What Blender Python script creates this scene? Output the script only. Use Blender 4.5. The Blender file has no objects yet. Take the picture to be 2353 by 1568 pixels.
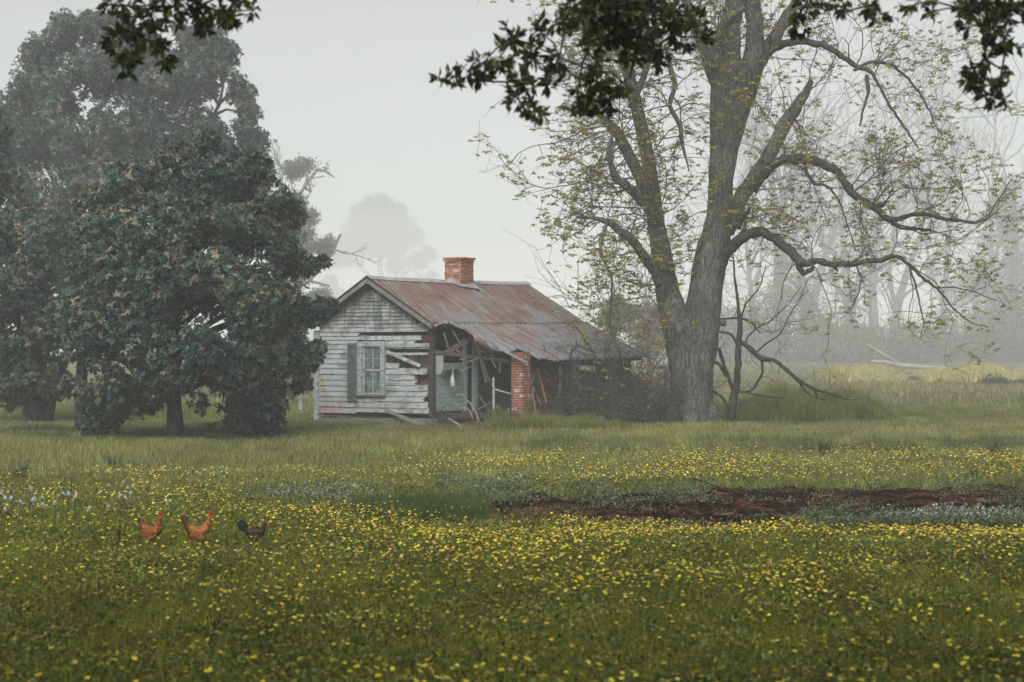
import bpy, math
import numpy as np
from mathutils import Vector, Matrix
R = math.radians
SC = bpy.context.scene
COL = SC.collection

# ------------------------------------------------------------------ camera, sky, sun, exposure
CAMH, F, HV, CU = 2.2, 3000.0, 800.0, 1176.5        # eye height, focal length, horizon row, centre column (photo measured at 2353 px wide)
cam_d = bpy.data.cameras.new("camera")
cam_d.sensor_width = 36.0
cam_d.lens = F / 2353.0 * 36.0
cam_d.shift_y = (HV - 784.0) / 2353.0
cam_d.clip_end = 5000.0
cam_d.dof.use_dof = True
cam_d.dof.focus_distance = 25.0
cam_d.dof.aperture_fstop = 1.75
cam = bpy.data.objects.new("camera", cam_d)
cam.location = (0, 0, CAMH)
cam.rotation_euler = (R(90), 0, 0)
COL.objects.link(cam)
SC.camera = cam

SUN_EL, SUN_ROT = 50.0, 200.0
w = bpy.data.worlds.new("World")
SC.world = w
w.use_nodes = True
nt = w.node_tree
bg = nt.nodes["Background"]
sky = nt.nodes.new("ShaderNodeTexSky")
sky.sky_type = 'NISHITA'
sky.sun_disc = False
sky.sun_elevation = R(SUN_EL)
sky.sun_rotation = R(SUN_ROT)
sky.air_density = 1.0
sky.dust_density = 4.0
sky.ozone_density = 1.0
hs = nt.nodes.new("ShaderNodeHueSaturation")
hs.inputs["Saturation"].default_value = 0.10
nt.links.new(sky.outputs[0], hs.inputs["Color"])
nt.links.new(hs.outputs[0], bg.inputs["Color"])
bg.inputs["Strength"].default_value = 0.115
sun_d = bpy.data.lights.new("sun", 'SUN')
sun_d.energy = 1.7
sun_d.angle = R(35)
sun_d.color = (1.0, 0.985, 0.95)
sun = bpy.data.objects.new("sun", sun_d)
sun.rotation_euler = (R(-(90 - SUN_EL)), 0, R(-SUN_ROT))
sun.location = (0, 0, 60)
COL.objects.link(sun)
SC.view_settings.view_transform = 'Standard'
SC.view_settings.look = 'None'
SC.view_settings.exposure = 0.54
SC.view_settings.gamma = 1.0
SC.cycles.use_denoising = True
SC.cycles.volume_bounces = 2
SC.cycles.max_bounces = 6
SC.cycles.diffuse_bounces = 3
SC.cycles.glossy_bounces = 2
SC.cycles.transmission_bounces = 2
SC.cycles.sample_clamp_indirect = 4.0
HAZE = 0.0027

# ------------------------------------------------------------------ helpers
def WP(u, v, Y):
    return np.array([(u - CU) / F * Y, Y, CAMH - (v - HV) / F * Y])

def GP(u, v, z=0.0):
    Y = F * (CAMH - z) / (v - HV)
    return np.array([(u - CU) / F * Y, Y, z])

def tag(o, label=None, cat=None, group=None, kind=None):
    if label: o["label"] = label
    if cat: o["category"] = cat
    if group: o["group"] = group
    if kind: o["kind"] = kind
    return o

def empty(name, loc, label=None, cat=None, group=None, rz=0.0):
    o = bpy.data.objects.new(name, None)
    o.location = loc
    o.rotation_euler = (0, 0, rz)
    o.empty_display_size = 0.2
    COL.objects.link(o)
    return tag(o, label, cat, group)

def link(name, me, mat, parent=None):
    if mat is not None:
        for m in (mat if isinstance(mat, (list, tuple)) else [mat]):
            me.materials.append(m)
    o = bpy.data.objects.new(name, me)
    COL.objects.link(o)
    if parent is not None:
        o.parent = parent
        L = parent.location if parent.parent is None else Vector((0, 0, 0))
        # geometry is written in world space: cancel the parent's offset
        root = parent
        while root.parent: root = root.parent
        if parent is root:
            o.matrix_parent_inverse = Matrix.Translation(root.location).inverted()
    return o

def npmesh(name, V, Fc, mat, parent=None, col=None, uv=None, smooth=False):
    V = np.asarray(V, dtype=np.float32)
    Fc = np.asarray(Fc, dtype=np.int32)
    m, k = Fc.shape
    me = bpy.data.meshes.new(name)
    me.vertices.add(len(V)); me.vertices.foreach_set("co", V.ravel())
    me.loops.add(m * k); me.loops.foreach_set("vertex_index", Fc.ravel())
    me.polygons.add(m)
    me.polygons.foreach_set("loop_start", np.arange(0, m * k, k, dtype=np.int32))
    if smooth:
        me.polygons.foreach_set("use_smooth", np.ones(m, dtype=bool))
    me.update(calc_edges=True)
    if col is not None:
        at = me.color_attributes.new("Col", 'FLOAT_COLOR', 'POINT')
        c = np.ones((len(V), 4), dtype=np.float32); c[:, :3] = col
        at.data.foreach_set("color", c.ravel())
    if uv is not None:
        ul = me.uv_layers.new(name="UVMap")
        ul.data.foreach_set("uv", np.asarray(uv, dtype=np.float32)[Fc.ravel()].ravel())
    return link(name, me, mat, parent)

class Acc:
    """collects numpy patches with one face size"""
    def __init__(s): s.V = []; s.F = []; s.C = []; s.n = 0
    def add(s, V, Fc, c=None):
        if len(V) == 0: return
        s.V.append(V); s.F.append(Fc + s.n); s.n += len(V)
        if c is not None:
            s.C.append(np.broadcast_to(np.asarray(c, dtype=np.float32), (len(V), 3)))
    def build(s, name, mat, parent=None, smooth=False):
        col = np.concatenate(s.C) if s.C else None
        return npmesh(name, np.concatenate(s.V), np.concatenate(s.F), mat, parent, col, None, smooth)

def unit(a):
    return a / (np.linalg.norm(a, axis=-1, keepdims=True) + 1e-9)

def tube(P, rad, sides=6, rough=0.0, rng=None):
    P = np.asarray(P, float); rad = np.asarray(rad, float)
    n = len(P)
    T = unit(np.gradient(P, axis=0))
    up = np.array([0.31, 0.91, 0.27]) if abs(T[0][2]) > 0.5 else np.array([0.1, 0.2, 0.97])
    A = np.zeros((n, 3)); a = unit(np.cross(T[0], up))
    for i in range(n):
        a = a - T[i] * np.dot(a, T[i]); a = unit(a); A[i] = a
    B = np.cross(T, A)
    th = np.arange(sides) / sides * 2 * np.pi
    rr = rad[:, None] * np.ones((n, sides))
    if rough and rng is not None:
        rr = rr * (1 + rough * rng.normal(size=(n, sides)))
    V = P[:, None, :] + (np.cos(th)[None, :, None] * A[:, None, :] + np.sin(th)[None, :, None] * B[:, None, :]) * rr[:, :, None]
    i = np.arange(n - 1)[:, None] * sides; j = np.arange(sides)[None, :]; j2 = (j + 1) % sides
    Fc = np.stack([i + j, i + j2, i + sides + j2, i + sides + j], -1).reshape(-1, 4)
    return V.reshape(-1, 3), Fc

def smooth_line(P, rad, step):
    """Catmull-Rom through P, resampled about every step"""
    P = np.asarray(P, float); rad = np.asarray(rad, float)
    Q = np.concatenate([[2 * P[0] - P[1]], P, [2 * P[-1] - P[-2]]])
    out = []; ro = []
    for i in range(len(P) - 1):
        n = max(1, int(np.linalg.norm(P[i + 1] - P[i]) / step))
        t = (np.arange(n) / n)[:, None]
        p0, p1, p2, p3 = Q[i], Q[i + 1], Q[i + 2], Q[i + 3]
        out.append(0.5 * ((2 * p1) + (-p0 + p2) * t + (2 * p0 - 5 * p1 + 4 * p2 - p3) * t ** 2 + (-p0 + 3 * p1 - 3 * p2 + p3) * t ** 3))
        ro.append(rad[i] + (rad[i + 1] - rad[i]) * t[:, 0])
    out.append(P[-1:]); ro.append(rad[-1:])
    return np.concatenate(out), np.concatenate(ro)

def leaves(P, D, N, L, W, fold=0.15):
    """one folded diamond per leaf"""
    D = unit(D); S = unit(np.cross(D, N)); N = np.cross(S, D)
    L = np.broadcast_to(L, (len(P),))[:, None]; W = np.broadcast_to(W, (len(P),))[:, None]
    mid = P + D * L * 0.5
    V = np.stack([P, mid + S * W * 0.5 + N * W * fold, P + D * L - N * L * 0.12, mid - S * W * 0.5 + N * W * fold], 1)
    n = len(P)
    Fc = np.arange(n * 4).reshape(n, 4)
    return V.reshape(-1, 3), Fc

def rand_dirs(rng, n):
    return unit(rng.normal(size=(n, 3)))

# cheap smooth value noise
_nr = np.random.default_rng(77)
_NT = _nr.random((64, 64))
def noise2(x, y):
    x = np.asarray(x, float); y = np.asarray(y, float)
    xi = np.floor(x).astype(int); yi = np.floor(y).astype(int)
    fx = x - xi; fy = y - yi
    fx = fx * fx * (3 - 2 * fx); fy = fy * fy * (3 - 2 * fy)
    a = _NT[xi % 64, yi % 64]; b = _NT[(xi + 1) % 64, yi % 64]; c = _NT[xi % 64, (yi + 1) % 64]; d = _NT[(xi + 1) % 64, (yi + 1) % 64]
    return (a * (1 - fx) + b * fx) * (1 - fy) + (c * (1 - fx) + d * fx) * fy
def fbm(x, y, o=4):
    s = 0; a = 0.5; t = 0
    for i in range(o):
        s = s + a * noise2(x * 2 ** i + 7.3 * i, y * 2 ** i + 3.1 * i); t += a; a *= 0.5
    return s / t

# ------------------------------------------------------------------ materials
def newmat(name):
    m = bpy.data.materials.new(name); m.use_nodes = True
    b = m.node_tree.nodes["Principled BSDF"]
    return m, m.node_tree, b

def N(nt, typ, **kw):
    n = nt.nodes.new(typ)
    for k, v in kw.items():
        if k in n.inputs.keys(): n.inputs[k].default_value = v
        else: setattr(n, k, v)
    return n

def ramp(nt, fac, stops):
    r = nt.nodes.new("ShaderNodeValToRGB")
    e = r.color_ramp.elements
    while len(e) > 1: e.remove(e[-1])
    e[0].position = stops[0][0]; e[0].color = (*stops[0][1], 1)
    for p, c in stops[1:]:
        x = e.new(p); x.color = (*c, 1)
    nt.links.new(fac, r.inputs[0])
    return r.outputs[0]

def coords(nt, scale=(1, 1, 1), kind="Object"):
    tc = nt.nodes.new("ShaderNodeTexCoord")
    mp = nt.nodes.new("ShaderNodeMapping"); mp.inputs["Scale"].default_value = scale
    nt.links.new(tc.outputs[kind], mp.inputs[0])
    return mp.outputs[0]

def noise(nt, vec, scale, detail=6, rough=0.6, dist=0.0):
    n = N(nt, "ShaderNodeTexNoise", Scale=scale, Detail=detail, Roughness=rough, Distortion=dist)
    nt.links.new(vec, n.inputs["Vector"])
    return n.outputs["Fac"]

def mix(nt, fac, a, b, mode='MIX'):
    m = nt.nodes.new("ShaderNodeMix"); m.data_type = 'RGBA'; m.blend_type = mode
    for inp, v in ((m.inputs[0], fac), (m.inputs[6], a), (m.inputs[7], b)):
        if hasattr(v, "is_output"): nt.links.new(v, inp)
        elif isinstance(v, (int, float)): inp.default_value = v
        else: inp.default_value = (*v, 1)
    return m.outputs[2]

def bump(nt, b, h, strength=0.3, dist=0.02):
    n = nt.nodes.new("ShaderNodeBump"); n.inputs["Strength"].default_value = strength; n.inputs["Distance"].default_value = dist
    nt.links.new(h, n.inputs["Height"]); nt.links.new(n.outputs[0], b.inputs["Normal"])

def mat_noise(name, stops, scale=(1, 1, 1), ns=3.0, rough=0.85, bs=0.3, bd=0.02, detail=8, spec=0.2):
    m, nt, b = newmat(name)
    f = noise(nt, coords(nt, scale), ns, detail, 0.65)
    nt.links.new(ramp(nt, f, stops), b.inputs["Base Color"])
    b.inputs["Roughness"].default_value = rough
    b.inputs["Specular IOR Level"].default_value = spec
    if bs: bump(nt, b, f, bs, bd)
    return m

def mat_leaf(name, rough=0.6, spec=0.3, trans=0.25, vary=0.25):
    """leaf colour comes from the Col attribute (each leaf's own pigment)"""
    m, nt, b = newmat(name)
    a = N(nt, "ShaderNodeAttribute", attribute_name="Col")
    f = noise(nt, coords(nt), 1.3, 3, 0.5)
    v = N(nt, "ShaderNodeMapRange"); v.inputs["To Min"].default_value = 1 - vary; v.inputs["To Max"].default_value = 1 + vary
    v.inputs["From Min"].default_value = 0.3; v.inputs["From Max"].default_value = 0.7
    nt.links.new(f, v.inputs["Value"])
    h = N(nt, "ShaderNodeHueSaturation"); nt.links.new(a.outputs["Color"], h.inputs["Color"]); nt.links.new(v.outputs[0], h.inputs["Value"])
    nt.links.new(h.outputs[0], b.inputs["Base Color"])
    b.inputs["Roughness"].default_value = rough
    b.inputs["Specular IOR Level"].default_value = spec
    if trans:
        t = N(nt, "ShaderNodeBsdfTranslucent"); nt.links.new(h.outputs[0], t.inputs["Color"])
        mx = N(nt, "ShaderNodeMixShader"); mx.inputs[0].default_value = trans
        nt.links.new(b.outputs[0], mx.inputs[1]); nt.links.new(t.outputs[0], mx.inputs[2])
        nt.links.new(mx.outputs[0], nt.nodes["Material Output"].inputs["Surface"])
    return m

M = {}
M['leaf'] = mat_leaf("meadow_leaf", 0.8, 0.04, 0.3)
M['petal'] = mat_leaf("petal", 0.8, 0.03, 0.3, 0.08)
M['magnolia'] = mat_leaf("magnolia_leaf", 0.5, 0.22, 0.06, 0.3)
M['pecan_leaf'] = mat_leaf("pecan_leaf", 0.7, 0.05, 0.4, 0.15)
M['oak_leaf'] = mat_leaf("oak_leaf", 0.7, 0.08, 0.3, 0.25)
M['far_leaf'] = mat_leaf("far_leaf", 0.8, 0.05, 0.2, 0.2)

def bark(name, dark, light, sc=(6, 6, 1.2), bs=1.0, bd=0.06, ns=2.2):
    m, nt, b = newmat(name)
    vec = coords(nt, sc)
    f = noise(nt, vec, ns, 10, 0.7, 0.4)
    vo = N(nt, "ShaderNodeTexVoronoi", Scale=ns * 1.2); vo.feature = 'DISTANCE_TO_EDGE'
    nt.links.new(vec, vo.inputs["Vector"])
    c = ramp(nt, f, [(0.3, dark), (0.5, tuple((a + b2) / 2 for a, b2 in zip(dark, light))), (0.68, light)])
    edge = ramp(nt, vo.outputs["Distance"], [(0.0, (0.35, 0.35, 0.35)), (0.12, (1, 1, 1))])
    patch = noise(nt, coords(nt, (1, 1, 1)), 1.1, 4, 0.6)
    lich = ramp(nt, patch, [(0.45, (0.8, 0.8, 0.78)), (0.62, (1.25, 1.25, 1.2))])
    c = mix(nt, 1.0, mix(nt, 1.0, c, edge, 'MULTIPLY'), lich, 'MULTIPLY')
    moss = noise(nt, coords(nt, (1, 1, 0.6)), 2.6, 7, 0.7)
    c = mix(nt, ramp(nt, moss, [(0.54, (0, 0, 0)), (0.68, (0.55, 0.55, 0.55))]), c, (0.10, 0.115, 0.05))
    nt.links.new(c, b.inputs["Base Color"])
    b.inputs["Roughness"].default_value = 0.95; b.inputs["Specular IOR Level"].default_value = 0.1
    mth = N(nt, "ShaderNodeMath", operation='ADD'); nt.links.new(f, mth.inputs[0]); nt.links.new(vo.outputs["Distance"], mth.inputs[1])
    bump(nt, b, mth.outputs[0], bs, bd)
    return m
M['bark'] = bark("pecan_bark", (0.045, 0.042, 0.036), (0.33, 0.33, 0.30), (7, 7, 1.1), 1.0, 0.09)
M['limb'] = bark("mossy_limb_bark", (0.03, 0.03, 0.022), (0.13, 0.125, 0.10), (5, 5, 5), 0.6, 0.03)
M['twig'] = mat_noise("twig_bark", [(0.3, (0.05, 0.045, 0.04)), (0.7, (0.16, 0.15, 0.13))], ns=3, bs=0)
M['dark_bark'] = bark("dark_bark", (0.02, 0.02, 0.016), (0.09, 0.085, 0.075), (5, 5, 1.5), 0.8, 0.04)
M['dead_twig'] = mat_noise("dead_twig", [(0.3, (0.045, 0.038, 0.034)), (0.55, (0.09, 0.08, 0.072)), (0.75, (0.22, 0.20, 0.18))], ns=1.5, bs=0)
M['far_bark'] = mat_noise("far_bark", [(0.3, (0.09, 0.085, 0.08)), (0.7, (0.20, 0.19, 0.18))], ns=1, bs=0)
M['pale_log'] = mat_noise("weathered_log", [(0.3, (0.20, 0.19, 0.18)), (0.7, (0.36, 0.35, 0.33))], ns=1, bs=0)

def mat_paint_boards():
    m, nt, b = newmat("peeling_white_paint")
    obj = coords(nt, (1, 1, 1))
    grain = noise(nt, coords(nt, (2.2, 2.2, 34)), 1.6, 9, 0.72, 0.3)
    blot = noise(nt, coords(nt, (1.5, 1.5, 2.4)), 1.5, 8, 0.7, 0.6)
    streak = noise(nt, coords(nt, (5.5, 5.5, 0.7)), 1.3, 6, 0.65, 0.5)
    paint = ramp(nt, grain, [(0.28, (0.24, 0.265, 0.265)), (0.5, (0.40, 0.43, 0.43)), (0.75, (0.54, 0.57, 0.57))])
    wood = ramp(nt, grain, [(0.3, (0.10, 0.095, 0.088)), (0.6, (0.24, 0.225, 0.21))])
    rust = ramp(nt, blot, [(0.3, (0.30, 0.15, 0.11)), (0.7, (0.42, 0.30, 0.25))])
    sep = nt.nodes.new("ShaderNodeSeparateXYZ"); nt.links.new(obj, sep.inputs[0])
    # peel: more bare wood high in the gable
    zr = N(nt, "ShaderNodeMapRange"); zr.inputs["From Min"].default_value = 2.3; zr.inputs["From Max"].default_value = 4.0
    zr.inputs["To Min"].default_value = -0.02; zr.inputs["To Max"].default_value = 0.12
    nt.links.new(sep.outputs["Z"], zr.inputs["Value"])
    ad = N(nt, "ShaderNodeMath", operation='ADD'); nt.links.new(blot, ad.inputs[0]); nt.links.new(zr.outputs[0], ad.inputs[1])
    pm = ramp(nt, ad.outputs[0], [(0.47, (0, 0, 0)), (0.57, (0.85, 0.85, 0.85))])
    c = mix(nt, pm, paint, wood)
    # reddish stain on the lower boards
    blot2 = noise(nt, coords(nt, (1.6, 1.6, 1.2)), 1.9, 7, 0.7, 0.4)
    zl = N(nt, "ShaderNodeMapRange"); zl.inputs["From Min"].default_value = 2.2; zl.inputs["From Max"].default_value = 0.4
    zl.inputs["To Min"].default_value = -0.14; zl.inputs["To Max"].default_value = 0.09
    nt.links.new(sep.outputs["Z"], zl.inputs["Value"])
    xl = N(nt, "ShaderNodeMapRange"); xl.inputs["From Min"].default_value = -5.7; xl.inputs["From Max"].default_value = -3.3
    xl.inputs["To Min"].default_value = 0.05; xl.inputs["To Max"].default_value = -0.16
    nt.links.new(sep.outputs["X"], xl.inputs["Value"])
    a1 = N(nt, "ShaderNodeMath", operation='ADD'); nt.links.new(blot2, a1.inputs[0]); nt.links.new(zl.outputs[0], a1.inputs[1])
    a2 = N(nt, "ShaderNodeMath", operation='ADD'); nt.links.new(a1.outputs[0], a2.inputs[0]); nt.links.new(xl.outputs[0], a2.inputs[1])
    c = mix(nt, ramp(nt, a2.outputs[0], [(0.50, (0, 0, 0)), (0.62, (0.7, 0.7, 0.7))]), c, rust)
    # black mildew runs in the middle of the gable
    zm = N(nt, "ShaderNodeMapRange"); zm.inputs["From Min"].default_value = 2.0; zm.inputs["From Max"].default_value = 3.0
    zm.inputs["To Min"].default_value = -0.14; zm.inputs["To Max"].default_value = 0.07
    nt.links.new(sep.outputs["Z"], zm.inputs["Value"])
    s2 = N(nt, "ShaderNodeMath", operation='ADD'); nt.links.new(streak, s2.inputs[0]); nt.links.new(zm.outputs[0], s2.inputs[1])
    c = mix(nt, ramp(nt, s2.outputs[0], [(0.52, (0, 0, 0)), (0.66, (0.8, 0.8, 0.8))]), c, (0.085, 0.10, 0.095))
    nt.links.new(c, b.inputs["Base Color"])
    b.inputs["Roughness"].default_value = 0.85; b.inputs["Specular IOR Level"].default_value = 0.15
    bump(nt, b, grain, 0.5, 0.01)
    return m
M['paint'] = mat_paint_boards()
M['paint_trim'] = mat_noise("weathered_white_trim", [(0.33, (0.13, 0.135, 0.13)), (0.5, (0.36, 0.39, 0.385)), (0.75, (0.52, 0.56, 0.55))], (3, 3, 5), 2.0)
M['grey_wood'] = mat_noise("bare_grey_wood", [(0.3, (0.09, 0.085, 0.08)), (0.5, (0.19, 0.18, 0.165)), (0.75, (0.32, 0.30, 0.28))], (2, 2, 14), 2.0, bs=0.5)
M['brown_wood'] = mat_noise('brown_old_timber', [(0.3, (0.05, 0.04, 0.033)), (0.5, (0.10, 0.08, 0.065)), (0.75, (0.18, 0.15, 0.125))], (2, 2, 10), 2.0, bs=0.5)
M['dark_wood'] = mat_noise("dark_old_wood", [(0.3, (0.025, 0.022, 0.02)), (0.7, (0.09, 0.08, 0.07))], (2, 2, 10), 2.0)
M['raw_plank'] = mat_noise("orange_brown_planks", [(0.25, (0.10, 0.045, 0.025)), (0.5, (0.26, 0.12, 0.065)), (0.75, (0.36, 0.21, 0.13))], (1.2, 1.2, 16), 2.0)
M['inner_plank'] = mat_noise('inner_brown_planks', [(0.3, (0.05, 0.032, 0.024)), (0.55, (0.10, 0.06, 0.04)), (0.68, (0.24, 0.12, 0.07))], (1.0, 1.0, 5), 1.6)
M['tan_wood'] = mat_noise("tan_split_wood", [(0.3, (0.20, 0.15, 0.11)), (0.7, (0.46, 0.38, 0.30))], (3, 3, 8), 2.0)
M['orange_wood'] = mat_noise("orange_plank", [(0.3, (0.30, 0.12, 0.04)), (0.7, (0.5, 0.24, 0.09))], (3, 3, 8), 2.0)
M['teal'] = mat_noise("faded_teal_paint", [(0.28, (0.12, 0.15, 0.14)), (0.42, (0.26, 0.34, 0.32)), (0.7, (0.36, 0.46, 0.44))], (2, 2, 9), 2.2)
M['pale_panel'] = mat_noise("pale_wallboard", [(0.3, (0.5, 0.56, 0.56)), (0.7, (0.68, 0.73, 0.73))], (2, 2, 2), 2.0)
M['shutter'] = mat_noise("dark_green_shutter", [(0.3, (0.055, 0.08, 0.072)), (0.7, (0.19, 0.24, 0.225))], (3, 3, 3), 3.0)
M['glass'] = mat_noise("dusty_glass", [(0.35, (0.05, 0.085, 0.078)), (0.5, (0.11, 0.16, 0.15)), (0.7, (0.26, 0.32, 0.31))], (2, 2, 1.5), 2.5, rough=0.18, bs=0, spec=0.5)
M['cloth'] = mat_noise("old_white_cloth", [(0.3, (0.5, 0.5, 0.45)), (0.7, (0.68, 0.67, 0.62))], ns=6)

def mat_tin(name, top=True):
    m, nt, b = newmat(name)
    st = coords(nt, (26, 1.6, 1), "UV")
    bl = coords(nt, (2.5, 1.2, 1), "UV")
    s = noise(nt, st, 1.4, 7, 0.7, 0.2)
    g = noise(nt, bl, 1.6, 6, 0.65, 0.4)
    ad = N(nt, "ShaderNodeMath", operation='ADD'); nt.links.new(s, ad.inputs[0]); nt.links.new(g, ad.inputs[1])
    uy = coords(nt, (1, 1, 1), "UV"); sy = nt.nodes.new("ShaderNodeSeparateXYZ"); nt.links.new(uy, sy.inputs[0])
    mr = N(nt, "ShaderNodeMapRange"); mr.inputs["From Max"].default_value = 2.2
    mr.inputs["To Min"].default_value = 0.065; mr.inputs["To Max"].default_value = -0.075
    nt.links.new(sy.outputs[1], mr.inputs["Value"])
    hf = N(nt, "ShaderNodeMath", operation='MULTIPLY_ADD'); hf.inputs[1].default_value = 0.5
    nt.links.new(ad.outputs[0], hf.inputs[0]); nt.links.new(mr.outputs[0], hf.inputs[2])
    c = ramp(nt, hf.outputs[0], [(0.36, (0.10, 0.115, 0.13)), (0.44, (0.19, 0.20, 0.21)), (0.49, (0.185, 0.16, 0.148)), (0.53, (0.165, 0.105, 0.085)), (0.62, (0.13, 0.062, 0.043))])
    # thin dark lines along the ribs
    uvx = coords(nt, (1, 1, 1), "UV"); sx = nt.nodes.new("ShaderNodeSeparateXYZ"); nt.links.new(uvx, sx.inputs[0])
    ml = N(nt, "ShaderNodeMath", operation='MULTIPLY'); ml.inputs[1].default_value = 6.9 / 0.20; nt.links.new(sx.outputs[0], ml.inputs[0])
    fr = N(nt, "ShaderNodeMath", operation='FRACT'); nt.links.new(ml.outputs[0], fr.inputs[0])
    ln = ramp(nt, fr.outputs[0], [(0.0, (0.3, 0.28, 0.28)), (0.12, (0.35, 0.32, 0.31)), (0.25, (1, 1, 1)), (0.95, (1, 1, 1)), (1.0, (0.3, 0.28, 0.28))])
    c = mix(nt, 0.85, c, ln, 'MULTIPLY')
    nt.links.new(c, b.inputs["Base Color"])
    b.inputs["Roughness"].default_value = 0.6; b.inputs["Metallic"].default_value = 0.15
    bump(nt, b, s, 0.2, 0.01)
    return m
M['tin_rust'] = mat_tin("rusty_tin_roof", True)
M['tin_grey'] = mat_tin("grey_tin_roof", False)
M['tin_edge'] = mat_noise("galvanised_edge", [(0.35, (0.2, 0.19, 0.185)), (0.6, (0.36, 0.37, 0.37)), (0.75, (0.3, 0.17, 0.13))], (2, 2, 2), 2.0, rough=0.6)
M['tin_torn'] = mat_noise("torn_rusty_tin", [(0.3, (0.10, 0.06, 0.045)), (0.5, (0.21, 0.15, 0.12)), (0.62, (0.35, 0.34, 0.33)), (0.75, (0.36, 0.16, 0.10))], (2, 2, 2), 2.0, rough=0.6)
M['brick'] = mat_noise("orange_red_brick", [(0.34, (0.06, 0.035, 0.028)), (0.44, (0.24, 0.08, 0.045)), (0.55, (0.40, 0.14, 0.065)), (0.72, (0.48, 0.22, 0.13))], (5, 5, 12), 1.2, bs=0.4, detail=5)
M['brick_dark'] = mat_noise("weathered_red_brick", [(0.25, (0.13, 0.04, 0.03)), (0.5, (0.27, 0.085, 0.055)), (0.63, (0.34, 0.14, 0.10)), (0.72, (0.48, 0.43, 0.41))], (4, 4, 9), 1.2, bs=0.4, detail=5)
M['mortar'] = mat_noise("mortar", [(0.3, (0.36, 0.29, 0.25)), (0.7, (0.55, 0.47, 0.42))], ns=6)
M['stone'] = mat_noise("pier_stone", [(0.3, (0.06, 0.05, 0.045)), (0.7, (0.2, 0.17, 0.15))], ns=5)

# ------------------------------------------------------------------ haze (even density, whole scene inside)
def build_haze():
    m = bpy.data.materials.new("haze"); m.use_nodes = True
    nt = m.node_tree
    for n in list(nt.nodes):
        if n.type == 'BSDF_PRINCIPLED': nt.nodes.remove(n)
    v = nt.nodes.new("ShaderNodeVolumePrincipled")
    v.inputs["Color"].default_value = (0.955, 0.988, 0.992, 1)
    v.inputs["Density"].default_value = HAZE
    v.inputs["Anisotropy"].default_value = -0.2
    nt.links.new(v.outputs[0], nt.nodes["Material Output"].inputs["Volume"])
    x, y0, y1, z0, z1 = 1300, -150, 1600, -1.6, 60
    V = [(-x, y0, z0), (x, y0, z0), (x, y1, z0), (-x, y1, z0), (-x, y0, z1), (x, y0, z1), (x, y1, z1), (-x, y1, z1)]
    Fc = [(0, 3, 2, 1), (4, 5, 6, 7), (0, 1, 5, 4), (1, 2, 6, 5), (2, 3, 7, 6), (3, 0, 4, 7)]
    o = npmesh("haze", V, Fc, m)
    tag(o, "pale grey morning mist filling the whole meadow", None, None, "stuff")
build_haze()

# ------------------------------------------------------------------ ground
def soil_mask(X, Y):
    """>0 where bare red earth shows"""
    left = -1.8
    n = fbm(X * 0.8 + 11, Y * 1.3 + 5)
    n2 = fbm(X * 2.5 + 1, Y * 3.5 + 9, 3)
    # centre line and half width of the strip
    yc = 17.9 + 0.02 * X + 0.35 * (n - 0.5)
    hw = 0.42 + 1.6 * np.clip((X - left) / 4.2, 0, 1) + 1.1 * (n - 0.5)
    edge = np.clip((X - left) * 0.8 + 0.3 + (n2 - 0.5) * 2.2, -1, 1)
    m = np.minimum(hw - np.abs(Y - yc), edge) + (n2 - 0.5) * 1.1
    return np.where((Y > 15.2) & (Y < 21.5), m, -1)

def ground_z(X, Y):
    z = 0.05 * (fbm(X * 0.25, Y * 0.25 + 20, 2) - 0.5)
    m = np.clip(soil_mask(X, Y) * 1.2, 0, 1)
    z = z + m * 0.02
    return np.where(Y > 60, 0, z)

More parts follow.
